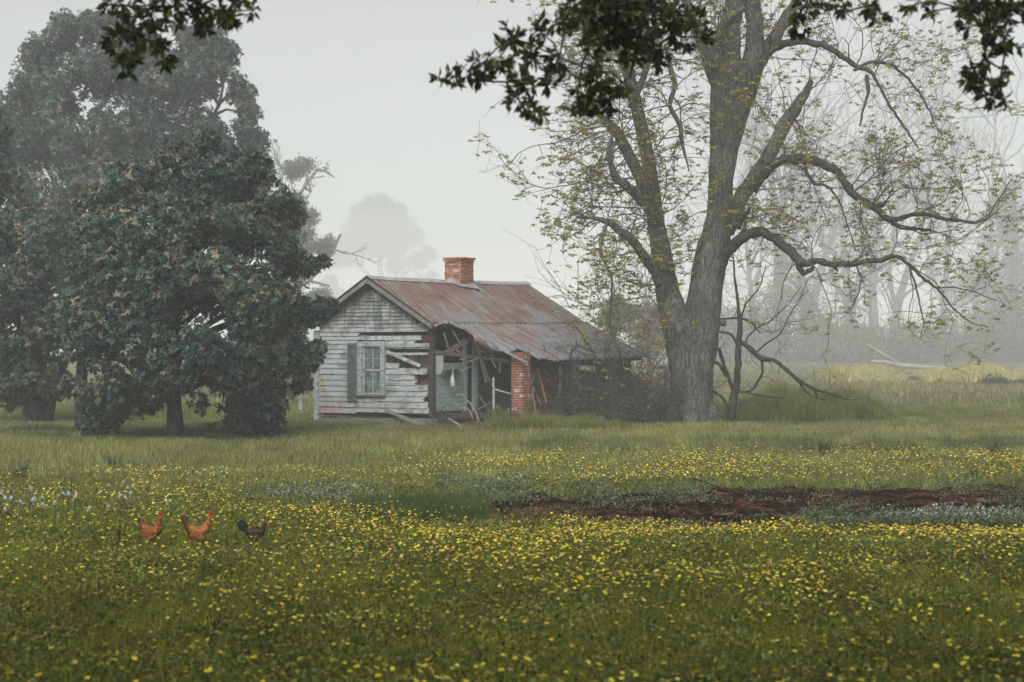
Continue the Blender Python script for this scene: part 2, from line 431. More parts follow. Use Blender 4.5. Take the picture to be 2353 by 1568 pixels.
def build_ground():
    m, nt, b = newmat("meadow_soil")
    f = noise(nt, coords(nt), 0.35, 6, 0.6)
    g = noise(nt, coords(nt), 9.0, 8, 0.7)
    c = ramp(nt, f, [(0.35, (0.055, 0.065, 0.025)), (0.65, (0.10, 0.11, 0.045))])
    c = mix(nt, ramp(nt, g, [(0.35, (0, 0, 0)), (0.65, (1, 1, 1))]), mix(nt, 0.6, c, (0.03, 0.03, 0.015)), c)
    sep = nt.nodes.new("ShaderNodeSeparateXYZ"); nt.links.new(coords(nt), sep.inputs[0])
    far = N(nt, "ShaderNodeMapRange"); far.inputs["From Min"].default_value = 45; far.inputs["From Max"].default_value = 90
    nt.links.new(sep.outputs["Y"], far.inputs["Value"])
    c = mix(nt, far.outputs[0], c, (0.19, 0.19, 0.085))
    nt.links.new(c, b.inputs["Base Color"])
    b.inputs["Roughness"].default_value = 1.0; b.inputs["Specular IOR Level"].default_value = 0.05
    xs = np.concatenate([[-1200, -600, -300, -150, -80], np.linspace(-45, 45, 181), [80, 150, 300, 600, 1200]])
    ys = np.concatenate([[-120, -60, -20], np.linspace(0, 60, 181), [80, 120, 180, 300, 500, 900, 1500]])
    X, Y = np.meshgrid(xs, ys)
    Z = ground_z(X, Y)
    V = np.stack([X, Y, Z], -1).reshape(-1, 3)
    nx, ny = len(xs), len(ys)
    i = np.arange(ny - 1)[:, None] * nx; j = np.arange(nx - 1)[None]
    Fc = np.stack([i + j, i + j + 1, i + nx + j + 1, i + nx + j], -1).reshape(-1, 4)
    o = npmesh("ground", V, Fc, m, smooth=True)
    tag(o, None, None, None, "structure")
    # bare red earth strip
    ms, nt, b = newmat("red_earth")
    f = noise(nt, coords(nt, (1, 1.6, 3)), 2.2, 9, 0.7, 0.5)
    g = noise(nt, coords(nt), 0.55, 3, 0.5)
    c = ramp(nt, f, [(0.40, (0.006, 0.005, 0.004)), (0.51, (0.022, 0.011, 0.008)), (0.58, (0.075, 0.032, 0.020)), (0.68, (0.22, 0.115, 0.085))])
    c = mix(nt, ramp(nt, g, [(0.56, (0, 0, 0)), (0.66, (0.45, 0.45, 0.45))]), c, (0.13, 0.04, 0.018))
    nt.links.new(c, b.inputs["Base Color"]); b.inputs["Roughness"].default_value = 1.0; b.inputs["Specular IOR Level"].default_value = 0.03
    bump(nt, b, f, 1.0, 0.10)
    xs = np.linspace(-4, 20, 560); ys = np.linspace(15.4, 21.5, 150)
    X, Y = np.meshgrid(xs, ys)
    mk = soil_mask(X, Y)
    lump = fbm(X * 3.1, Y * 4.0, 4); lump2 = fbm(X * 9, Y * 11, 3)
    Z = ground_z(X, Y) - 0.05 + np.clip(mk * 2.5 + 0.3, 0, 1) * (0.06 + 0.20 * np.clip(lump - 0.42, 0, 1) + 0.09 * (lump2 - 0.5))
    V = np.stack([X, Y, Z], -1).reshape(-1, 3)
    nx, ny = len(xs), len(ys)
    i = np.arange(ny - 1)[:, None] * nx; j = np.arange(nx - 1)[None]
    Fc = np.stack([i + j, i + j + 1, i + nx + j + 1, i + nx + j], -1).reshape(-1, 4)
    keep = (mk.reshape(-1)[Fc] > -0.15).any(1)
    Fc = Fc[keep]
    used = np.unique(Fc); mp = np.zeros(len(V), int); mp[used] = np.arange(len(used))
    o = npmesh("bare_soil", V[used], mp[Fc], ms, smooth=True)
    tag(o, "strip of turned dark red earth crossing the meadow", None, None, "structure")
build_ground()

# ------------------------------------------------------------------ meadow plants
C = lambda *a: np.array(a, dtype=np.float32)
def low_front(X, Y):
    """plants stay low on the near rim of the red earth"""
    return 1 - 0.6 * np.clip((Y - 14.2) / 0.8, 0, 1) * np.clip((16.6 - Y) / 0.3, 0, 1) * np.clip((X + 2.0) / 1.2, 0, 1)

def pick(rng, n, cols, jit=0.18):
    cols = np.asarray(cols, dtype=np.float32)
    c = cols[rng.integers(0, len(cols), n)]
    return c * (1 + jit * rng.normal(size=(n, 1))).clip(0.4, 1.7)

def blades(rng, X, Y, H, Wd, lean=0.35, bend=0.35):
    n = len(X)
    base = np.stack([X, Y, ground_z(X, Y) - 0.01], -1)
    a = rng.random(n) * 2 * np.pi
    S = np.stack([np.cos(a), np.sin(a), 0 * a], -1)
    b = rng.random(n) * 2 * np.pi
    Ld = np.stack([np.cos(b), np.sin(b), 0 * b], -1) * (lean * rng.random(n))[:, None]
    mid = base + np.stack([0 * H, 0 * H, H * 0.55], -1) + Ld * (H * 0.45)[:, None]
    tip = base + np.stack([0 * H, 0 * H, H * (1 - 0.25 * bend * rng.random(n))], -1) + Ld * (H * (1 + bend))[:, None]
    w2 = (Wd / 2)[:, None]
    V = np.stack([base - S * w2, base + S * w2, mid + S * w2 * 0.8, mid - S * w2 * 0.8, tip], 1).reshape(-1, 3)
    k = np.arange(n)[:, None] * 5
    Fc = np.concatenate([k + [0, 1, 2], k + [0, 2, 3], k + [3, 2, 4]], 0)
    return V, Fc

def band(rng, n, y0, y1, p=1.0, wide=0.44, extra=1.5):
    """points in the visible wedge; p<1 crowds them toward the camera"""
    Y = y0 + (y1 - y0) * rng.random(n) ** p
    X = (rng.random(n) * 2 - 1) * (wide * Y + extra)
    return X, Y

def U(X, Y): return CU + F * X / Y          # column at which a ground point appears (only used to lay out the flower patches)

GRE_NEAR = [(0.12, 0.155, 0.018), (0.175, 0.195, 0.024), (0.235, 0.245, 0.034), (0.08, 0.115, 0.018), (0.33, 0.30, 0.045), (0.15, 0.18, 0.035)]
GRE_MID = [(0.20, 0.235, 0.065), (0.26, 0.28, 0.085), (0.30, 0.30, 0.11), (0.16, 0.205, 0.075), (0.34, 0.31, 0.10)]
GRE_FAR = [(0.22, 0.23, 0.10), (0.28, 0.26, 0.11), (0.19, 0.20, 0.09)]

def in_house(X, Y):
    # house footprint, in its own skewed axes
    a, b = toAB(X, Y)
    return (a > -0.1) & (a < 6.6) & (b > -1.9) & (b < 3.6)

AX = np.array([0.688, 0.7255]); BX = np.array([0.9035, -0.4286]); O2 = np.array([-3.974, 37.72])
_inv = np.linalg.inv(np.stack([AX, BX], 1))
def toAB(X, Y):
    dx = np.asarray(X) - O2[0]; dy = np.asarray(Y) - O2[1]
    return _inv[0, 0] * dx + _inv[0, 1] * dy, _inv[1, 0] * dx + _inv[1, 1] * dy

def build_meadow():
    rng = np.random.default_rng(5)
    # ---- near: low leafy weeds and short grass
    acc = Acc()
    X, Y = band(rng, 330000, 5.0, 21.5, 0.85)
    k = (soil_mask(X, Y) < 0.45 * (rng.random(len(X)) < 0.16)) & (rng.random(len(X)) < np.clip((22.5 - Y) / 5, 0, 1)) & ~((np.abs(X + 3.4) < 1.0) & (Y > 13.45) & (Y < 14.5) & (rng.random(len(X)) < 0.75)); X, Y = X[k], Y[k]
    clump = fbm(X * 1.1, Y * 1.1)
    H = (0.07 + 0.14 * clump) * (0.6 + 0.7 * rng.random(len(X))) * low_front(X, Y)
    V, Fc = blades(rng, X, Y, H, 0.005 + 0.004 * rng.random(len(X)), 0.6, 0.5)
    c = pick(rng, len(X), GRE_NEAR) * (0.75 + 0.6 * clump)[:, None]
    acc.add(V, Fc, np.repeat(c, 5, 0))
    o = acc.build("meadow_grass", M['leaf']); tag(o, "short green meadow grass growing among the yellow flowers", None, None, "stuff")
    # leafy weeds
    acc = Acc()
    X, Y = band(rng, 260000, 5.0, 21.5, 0.85)
    k = (soil_mask(X, Y) < 0.05) & (rng.random(len(X)) < np.clip((22.5 - Y) / 5, 0, 1)) & ~((np.abs(X + 3.4) < 1.0) & (Y > 13.45) & (Y < 14.5) & (rng.random(len(X)) < 0.75)); X, Y = X[k], Y[k]
    clump = fbm(X * 1.4 + 9, Y * 1.4)
    z = ground_z(X, Y) + (0.03 + 0.20 * clump) * rng.random(len(X)) * low_front(X, Y)
    P = np.stack([X, Y, z], -1)
    D = rand_dirs(rng, len(X)); D[:, 2] = np.abs(D[:, 2]) * 0.6
    Nn = rand_dirs(rng, len(X)) * 0.5 + C(0, 0, 1)
    V, Fc = leaves(P, D, Nn, 0.026 + 0.036 * rng.random(len(X)), 0.013 + 0.016 * rng.random(len(X)))
    c = pick(rng, len(X), [(0.02, 0.032, 0.008), (0.04, 0.06, 0.014)] + GRE_NEAR + [(0.24, 0.27, 0.12), (0.28, 0.26, 0.07)]) * (0.7 + 0.7 * clump)[:, None]
    acc.add(V, Fc, np.repeat(c, 4, 0))
    o = acc.build("meadow_weeds", M['leaf']); tag(o, "low leafy weeds carpeting the near meadow", None, None, "stuff")
    # ---- middle distance: longer, paler grass
    acc = Acc()
    X, Y = band(rng, 350000, 15.5, 46, 0.8)
    k = (soil_mask(X, Y) < 0.0) & ~in_house(X, Y)
    k &= ~(rng.random(len(X)) > np.clip((Y - 15) / 6, 0.05, 1)); X, Y = X[k], Y[k]
    clump = fbm(X * 0.5, Y * 0.5 + 3)
    tall = np.clip((Y - 22) / 8, 0, 1)
    H = (0.10 + 0.26 * clump * (0.35 + tall)) * (0.6 + 0.7 * rng.random(len(X))) * (1 - 0.5 * np.clip((Y - 28) / 3, 0, 1) * np.clip((42 - Y) / 2, 0, 1))
    V, Fc = blades(rng, X, Y, H, (0.007 + 0.0003 * Y) * (0.7 + 0.6 * rng.random(len(X))), 0.45, 0.4)
    c = pick(rng, len(X), GRE_MID) * (0.7 + 0.6 * clump)[:, None]
    acc.add(V, Fc, np.repeat(c, 5, 0))
    o = acc.build("field_grass", M['leaf']); tag(o, "pale olive field grass in front of the house and trees", None, None, "stuff")
    # ---- far field
    acc = Acc()
    X, Y = band(rng, 190000, 45, 175, 0.7)
    clump = fbm(X * 0.15, Y * 0.15 + 3)
    H = (0.15 + 0.35 * clump) * (0.6 + 0.7 * rng.random(len(X)))
    V, Fc = blades(rng, X, Y, H, (0.02 + 0.0004 * Y) * (0.7 + 0.8 * rng.random(len(X))), 0.5, 0.4)
    c = pick(rng, len(X), GRE_FAR) * (0.7 + 0.6 * clump)[:, None]
    acc.add(V, Fc, np.repeat(c, 5, 0))
    o = acc.build("far_field_grass", M['leaf']); tag(o, "misty pale field grass beyond the house", None, None, "stuff")
    # ---- rank green growth round the tree foot and along the house
    acc = Acc()
    def rank(u0, u1, y0, y1, n, h, cols, w=0.016):
        Y = y0 + (y1 - y0) * rng.random(n); u = u0 + (u1 - u0) * rng.random(n)
        X = (u - CU) / F * Y
        k = ~in_house(X, Y); X, Y, u = X[k], Y[k], u[k]
        e = np.clip(np.minimum(u - u0, u1 - u) / 130, 0.12, 1) ** 0.8 * (0.25 + 1.9 * np.clip(fbm(X * 2.1 + 3, Y * 1.6) - 0.28, 0, 1) + 0.35 * fbm(X * 0.5, Y * 0.5))
        H = h * e * (0.6 + 0.6 * rng.random(len(X)))
        V, Fc = blades(rng, X, Y, H, w * (0.6 + 0.7 * rng.random(len(X))), 0.35, 0.35)
        acc.add(V, Fc, np.repeat(pick(rng, len(X), cols), 5, 0))
    G1 = [(0.17, 0.20, 0.045), (0.22, 0.235, 0.055), (0.12, 0.15, 0.04), (0.28, 0.26, 0.08)]
    rank(1640, 2080, 37.5, 43.0, 42000, 0.85, G1)
    rank(1400, 1600, 37.2, 41.0, 16000, 0.55, G1)
    rank(1040, 1500, 34.6, 36.6, 26000, 0.34, G1)
    rank(1030, 1330, 35.8, 36.8, 9000, 0.5, G1)
    rank(-100, 740, 29, 36, 26000, 0.18, [(0.10, 0.125, 0.045), (0.08, 0.10, 0.04)])
    rank(1120, 2500, 26.0, 30.0, 16000, 0.30, [(0.13, 0.15, 0.065), (0.10, 0.12, 0.05)], 0.012)
    o = acc.build("tall_grass", M['leaf']); tag(o, "rank tall green grass round the big tree and the house wall", None, None, "stuff")
    # yellowish far hummocks
    acc = Acc()
    n = 46000
    Y = 78 + 30 * rng.random(n); u = 1900 + 800 * rng.random(n); X = (u - CU) / F * Y
    e = fbm(u * 0.012, Y * 0.05)
    H = 1.3 * np.clip(e - 0.20, 0, 1) * 2 * (0.5 + 0.6 * rng.random(n))
    V, Fc = blades(rng, X, Y, H, 0.05 + 0.05 * rng.random(n), 0.4, 0.4)
    acc.add(V, Fc, np.repeat(pick(rng, n, [(0.55, 0.48, 0.16), (0.46, 0.42, 0.15), (0.34, 0.33, 0.13)]), 5, 0))
    o = acc.build("straw_grass", M['leaf']); tag(o, "straw yellow grass hummocks in front of the far wood", None, None, "stuff")

    # ---- yellow flowers: position list
    X, Y = band(rng, 60000, 6.6, 27.0, 0.95, 0.41, 0.5)
    u = U(X, Y); n1 = fbm(X * 0.55 + 4, Y * 0.7 + 8)
    d = np.zeros(len(X))
    near = Y < 16.6
    d = np.where(near, np.clip((Y - 6.2) / 5.6, 0.14, 1.0) * np.clip(0.14 + 0.86 * (u - 150) / 1250, 0.15, 1.0), 0)
    d = np.where((Y >= 19.6) & (Y < 27) & (u > 900), 0.85 * np.clip((u - 880) / 300, 0, 1) * np.clip((26.6 - Y) / 2.5, 0, 1), d)
    d = np.where((Y >= 17) & (Y < 20.0) & (u < 560), 0.45, d)
    d = np.where((Y >= 19.2) & (Y < 22.0) & (u < 1000), 0.35, d)
    d = d * np.clip((n1 - 0.33) * 4.5, 0.10, 1.3)
    k = (rng.random(len(X)) < d) & (soil_mask(X, Y) < -0.02)
    X, Y = X[k], Y[k]
    order = np.argsort(Y); X, Y = X[order], Y[order]
    zf = ground_z(X, Y) + (0.155 + 0.13 * rng.random(len(X))) * low_front(X, Y)
    # 300 nearest in frame are flowers of their own
    infr = (np.abs(X / Y) < 0.40) & (Y > 7.3 + 0)
    idx = np.where(infr)[0][:300]
    rest = np.ones(len(X), bool); rest[idx] = False
    # flower meshes
    def head(Vc, tilt_dir, tilt, r, cols_in, cols_out, k=7):
        """Vc centre; returns verts, tris, cols : shallow ragged dish of petals"""
        n = len(Vc)
        nrm = np.stack([np.cos(tilt_dir) * np.sin(tilt), np.sin(tilt_dir) * np.sin(tilt), np.cos(tilt)], -1)
        s = unit(np.cross(nrm, np.array([0.3, 0.9, 0.1]))); t = np.cross(nrm, s)
        th = np.arange(k) / k * 2 * np.pi
        rr = r[:, None] * (0.85 + 0.3 * rng.random((n, k)))
        ring = Vc[:, None] + (np.cos(th)[None, :, None] * s[:, None] + np.sin(th)[None, :, None] * t[:, None]) * rr[:, :, None] + nrm[:, None] * (rr * 0.28)[:, :, None]
        V = np.concatenate([Vc[:, None], ring], 1).reshape(-1, 3)
        b = np.arange(n)[:, None, None] * (k + 1)
        j = np.arange(k)
        Fc = np.concatenate([b + 0 * j[None, :, None], b + 1 + j[None, :, None], b + 1 + ((j + 1) % k)[None, :, None]], -1).reshape(-1, 3)
        cc = np.concatenate([cols_in[:, None], np.repeat(cols_out[:, None], k, 1)], 1).reshape(-1, 3)
        return V, Fc, cc
    YEL = [(0.92, 0.72, 0.06), (0.96, 0.80, 0.09), (0.88, 0.64, 0.05), (0.95, 0.84, 0.17)]
    acc = Acc()
    Xr, Yr, Zr = X[rest], Y[rest], zf[rest]; n = len(Xr)
    cols = pick(rng, n, YEL + [(0.60, 0.50, 0.12), (0.55, 0.38, 0.05)], 0.12); org = rng.random(n) < 0.05
    cols[org] = C(0.75, 0.30, 0.16)
    rad = (0.0115 + 0.006 * rng.random(n)) * np.where(Yr > 19, 1.05, 1.0)
    V, Fc, cc = head(np.stack([Xr, Yr, Zr], -1), rng.random(n) * 6.28, 0.1 + 0.5 * rng.random(n), rad, cols * 0.85, cols)
    acc.add(V, Fc, cc)
    # stems
    Vs = np.stack([Xr, Yr, Zr], -1)
    st = np.stack([Vs + C(-0.0015, 0, 0), Vs + C(0.0015, 0, 0), Vs * C(1, 1, 0) + C(0.01, 0.005, 0)], 1).reshape(-1, 3)
    acc.add(st, np.arange(n * 3).reshape(n, 3), C(0.08, 0.11, 0.03))
    o = acc.build("yellow_flowers", M['petal']); tag(o, "sea of small yellow wildflowers across the meadow", None, None, "stuff")
    print("flowers", len(X), "rest", n)
    protos = []
    for v in range(6):
        acc = Acc()
        cols = np.array([YEL[v % 4]])
        r0 = 0.0145 + 0.001 * (v % 3)
        V, Fc, cc = head(np.array([[0., 0, 0]]), np.array([v * 1.1]), np.array([0.15 + 0.08 * v]), np.array([r0]), cols * 0.8, cols, 10)
        acc.add(V, Fc, cc)
        V, Fc, cc = head(np.array([[0., 0, 0.003]]), np.array([v * 1.1]), np.array([0.15 + 0.08 * v]), np.array([r0 * 0.35]), cols * 0.6, cols * 0.7, 6)
        acc.add(V, Fc, cc)
        a = np.arange(3) / 3 * 6.28
        ring = np.stack([np.cos(a), np.sin(a), 0 * a], -1) * 0.0015
        stv = np.concatenate([ring, ring + C(0.012, 0.01, -0.2)])
        acc.add(stv, np.array([[0, 1, 4], [0, 4, 3], [1, 2, 5], [1, 5, 4], [2, 0, 3], [2, 3, 5]]), C(0.08, 0.11, 0.03))
        me_o = acc.build("yellow_flower", M['petal'])
        protos.append(me_o)
    lab = "single small yellow wildflower in the nearest rows of the flowering meadow"
    for q, i in enumerate(idx):
        src = protos[q % 6]
        o = src if q < 6 else src.copy()
        if q >= 6: COL.objects.link(o)
        o.location = (X[i], Y[i], zf[i]); o.rotation_euler = (0, 0, rng.random() * 6.28)
        s = 0.8 + 0.45 * rng.random(); o.scale = (s, s, s if s < 1 else 1)
        tag(o, lab, "flower", "nearest yellow meadow flowers")

    # ---- pale blossom patches (white / lilac) and grey green leaves by the soil
    acc = Acc()
    def patch(u0, u1, y0, y1, n, cols, zt, L, thr=0.45):
        Y = y0 + (y1 - y0) * rng.random(n); u = u0 + (u1 - u0) * rng.random(n); X = (u - CU) / F * Y
        k = fbm(X * 1.6 + 2, Y * 2.2 + 6) > thr; X, Y = X[k], Y[k]
        P = np.stack([X, Y, ground_z(X, Y) + zt * (0.35 + 0.65 * rng.random(len(X)))], -1)
        D = rand_dirs(rng, len(X)); D[:, 2] = np.abs(D[:, 2])
        V, Fc = leaves(P, D, rand_dirs(rng, len(X)) * 0.5 + C(0, 0, 1), L * (0.7 + 0.6 * rng.random(len(X))), L * 0.6)
        acc.add(V, Fc, np.repeat(pick(rng, len(X), cols, 0.1), 4, 0))
    SIL = [(0.13, 0.17, 0.09), (0.18, 0.22, 0.13), (0.10, 0.14, 0.06)]
    WHI = [(0.55, 0.56, 0.58), (0.50, 0.48, 0.58), (0.62, 0.60, 0.62)]
    patch(560, 1180, 17.2, 19.6, 5000, SIL, 0.20, 0.045, 0.46)
    patch(600, 900, 17.6, 19.4, 900, WHI, 0.22, 0.028, 0.48)
    patch(1000, 1650, 17.6, 21.3, 6500, SIL, 0.20, 0.05, 0.5)
    patch(1020, 1500, 17.8, 20.6, 700, WHI, 0.22, 0.028, 0.5)
    patch(1850, 2900, 15.6, 16.6, 10000, SIL, 0.16, 0.045, 0.40)
    patch(2000, 2700, 15.7, 16.6, 2000, WHI, 0.2, 0.03, 0.44)
    patch(1130, 2400, 16.6, 19.6, 6500, SIL, 0.14, 0.04, 0.55)
    patch(1500, 2420, 15.4, 16.3, 2600, SIL, 0.16, 0.04, 0.48)
    patch(1900, 2420, 19.6, 21.0, 3500, SIL, 0.16, 0.045, 0.5)
    patch(1200, 2400, 17.0, 19.6, 1500, SIL, 0.12, 0.04, 0.52)
    o = acc.build("pale_wildflowers", M['petal']); tag(o, "patches of silvery leaves and pale lilac wildflowers beside the red earth", None, None, "stuff")
build_meadow()

# ------------------------------------------------------------------ irises and weed tufts
def build_small_plants():
    rng = np.random.default_rng(12)
    pts = [(50, 450), (115, 480), (290, 420), (305, 470), (390, 480), (330, 520), (595, 410), (640, 440), (630, 490), (710, 420), (715, 480),
           (1165, 360), (1205, 350), (1250, 360), (180, 550), (50, 550), (525, 525), (410, 575), (840, 550), (1145, 465), (1170, 515), (1020, 535), (1225, 440), (0, 470), (1560, 485)]
    protos = []
    for v in range(3):
        acc = Acc(); H = 0.36 + 0.04 * v
        n = 7
        a = np.arange(n) / n * 6.28 + v
        D = np.stack([np.cos(a), np.sin(a), np.where(np.arange(n) % 2, 0.9, -0.25)], -1)
        P = np.repeat([[0.01 * v, 0, H]], n, 0)
        V, Fc = leaves(P, D, np.repeat([[0, 0, 1.0]], n, 0) + 0.2 * D, 0.030, 0.023)
        acc.add(V, Fc, C(0.72, 0.76, 0.85))
        D2 = D * C(0.7, 0.7, 1) + C(0.3, 0.1, 0.3)
        V, Fc = leaves(P + C(0.015, 0.01, -0.03), D2, np.repeat([[0, 0, 1.0]], n, 0), 0.023, 0.016)
        acc.add(V, Fc, C(0.62, 0.68, 0.80))
        V, Fc = tube([(0, 0, 0), (0.01, 0, H * 0.5), (0.01 * v, 0, H)], [0.005, 0.004, 0.003], 4)
        acc.add(V, Fc, C(0.07, 0.10, 0.035))
        fl = acc
        f = fl
        ac2 = Acc()
        m = 5
        a = rng.random(m) * 6.28
        D = np.stack([np.cos(a) * 0.3, np.sin(a) * 0.3, np.ones(m)], -1)
        V, Fc = leaves(np.zeros((m, 3)), D, np.stack([np.cos(a), np.sin(a), 0 * a], -1), H * 0.65 * (0.6 + 0.4 * rng.random(m)), 0.014)
        ac2.add(V, Fc, C(0.17, 0.21, 0.08))
        protos.append((f, ac2))
    labs = {0: "white iris at the left edge of the meadow among yellow flowers"}
    meshes = []
    for v, (f, g) in enumerate(protos):
        a = f.build("blossom", M['petal']); b = g.build("leaf_blades", M['leaf'])
        meshes.append((a.data, b.data)); bpy.data.objects.remove(a); bpy.data.objects.remove(b)
    for q, (x, y) in enumerate(pts):
        u, vv = x * 0.2441, 1034 + y * 0.2441
        Y = F * (CAMH - 0.37) / (vv - HV); X = (u - CU) / F * Y
        e = empty("white_iris", (X, Y, float(ground_z(X, Y))), "pale white iris in the loose drift on the left side of the meadow", "flower", "white irises in the meadow", rng.random() * 6.28)
        for nm, me in zip(("blossom", "leaf_blades"), meshes[q % 3]):
            o = bpy.data.objects.new(nm, me); COL.objects.link(o); o.parent = e
    # dark weed tufts standing above the grass
    tufts = [(45, 1108, 0.42, "dark bushy weed at the left edge of the pale grass"),
             (258, 1082, 0.38, "dark upright weed tuft in the grass left of the hens' far side"),
             (930, 1150, 0.30, "thin dark weed tuft in the grass near the middle of the meadow"),
             (1896, 1058, 0.50, "tall dark weed standing alone behind the red earth strip"),
             (2285, 1062, 0.5, "broad green weed clump at the right edge beyond the red earth"),
             (790, 1140, 0.22, "small dark weed beside the silvery flower patch"),
             (155, 1160, 0.42, "forked dry dark weed among the white irises"),
             (270, 1262, 0.36, "tall thin green stalk just left of the orange hens"),
             (2240, 1112, 0.3, "small dark shrub stem at the right end of the soil strip")]
    for u, v, h, lab in tufts:
        p = GP(u, v); acc = Acc(); n = (12 if u == 270 else 45) if h < 0.45 else 90
        X = p[0] + rng.normal(size=n) * 0.06; Y = p[1] + rng.normal(size=n) * 0.06
        V, Fc = blades(rng, X, Y, h * (0.5 + 0.6 * rng.random(n)), 0.008 + 0.01 * rng.random(n), 0.5, 0.3)
        acc.add(V, Fc, np.repeat(pick(rng, n, [(0.045, 0.065, 0.03), (0.07, 0.09, 0.04)]), 5, 0))
        o = acc.build("weed_tuft", M['leaf']); tag(o, lab, "weed")
    # long grass patch left of the soil
    acc = Acc(); n = 9000
    Y = 16.4 + 1.5 * rng.random(n); u = 820 + 300 * rng.random(n); X = (u - CU) / F * Y
    V, Fc = blades(rng, X, Y, 0.32 * (0.4 + 0.7 * rng.random(n)) * (0.4 + fbm(X * 2, Y * 2)), 0.007 + 0.004 * rng.random(n), 0.5, 0.5)
    acc.add(V, Fc, np.repeat(pick(rng, n, [(0.08, 0.12, 0.03), (0.10, 0.14, 0.04)]), 5, 0))
    o = acc.build("grass_patch", M['leaf']); tag(o, "patch of longer bright grass left of the red earth", None, None, "stuff")
    # fallen sticks
    sticks = [([(216, 1183), (261, 1172), (288, 1174), (296, 1156)], 0.014, "dark crooked stick lying in the flowers left of the hens"),
              ([(225, 1170), (262, 1168), (300, 1158)], 0.008, "thin dark twig lying beside the crooked stick"),
              ([(15, 1175), (38, 1192), (60, 1200)], 0.010, "dark twig at the left edge of the flower meadow"),
              ([(1594, 1099), (1640, 1116), (1676, 1127), (1736, 1134)], 0.012, "long thin dark stick lying behind the red earth"),
              ([(1351, 1106), (1376, 1126)], 0.014, "short dark stick poking up left of the long thin stick"),
              ([(1984, 1098), (1998, 1118), (2010, 1124)], 0.012, "thin bent root sticking out of the red earth"),
              ([(1998, 1122), (2030, 1120), (2056, 1106)], 0.016, "dark root stub on the far rim of the red earth"),
              ([(2180, 1140), (2235, 1108), (2262, 1092)], 0.008, "thin dry stem by the right end of the red earth"),
              ([(2290, 1140), (2330, 1128), (2370, 1118)], 0.012, "dark stick on the red earth at the right edge"),
              ([(1861, 1200), (1886, 1190)], 0.022, "short thick grey stub on the near rim of the red earth"),
              ([(2010, 1300), (2060, 1305)], 0.006, "fine dry stem low in the right flower meadow")]
    for pl, r, lab in sticks:
        vb = max(p[1] for p in pl)
        P = []
        Y0 = F * CAMH / (vb + 12 - HV)
        for k, (u, v) in enumerate(pl):
            P.append(WP(u, v, Y0 + 0.05 * k))
        P, rr = smooth_line(P, np.linspace(r, r * 0.5, len(pl)), 0.06)
        P = P + np.random.default_rng(len(lab)).normal(size=P.shape) * 0.004
        V, Fc = tube(P, rr, 6)
        o = npmesh("stick", V, Fc, M['dark_bark'], smooth=True); tag(o, lab, "stick")
build_small_plants()

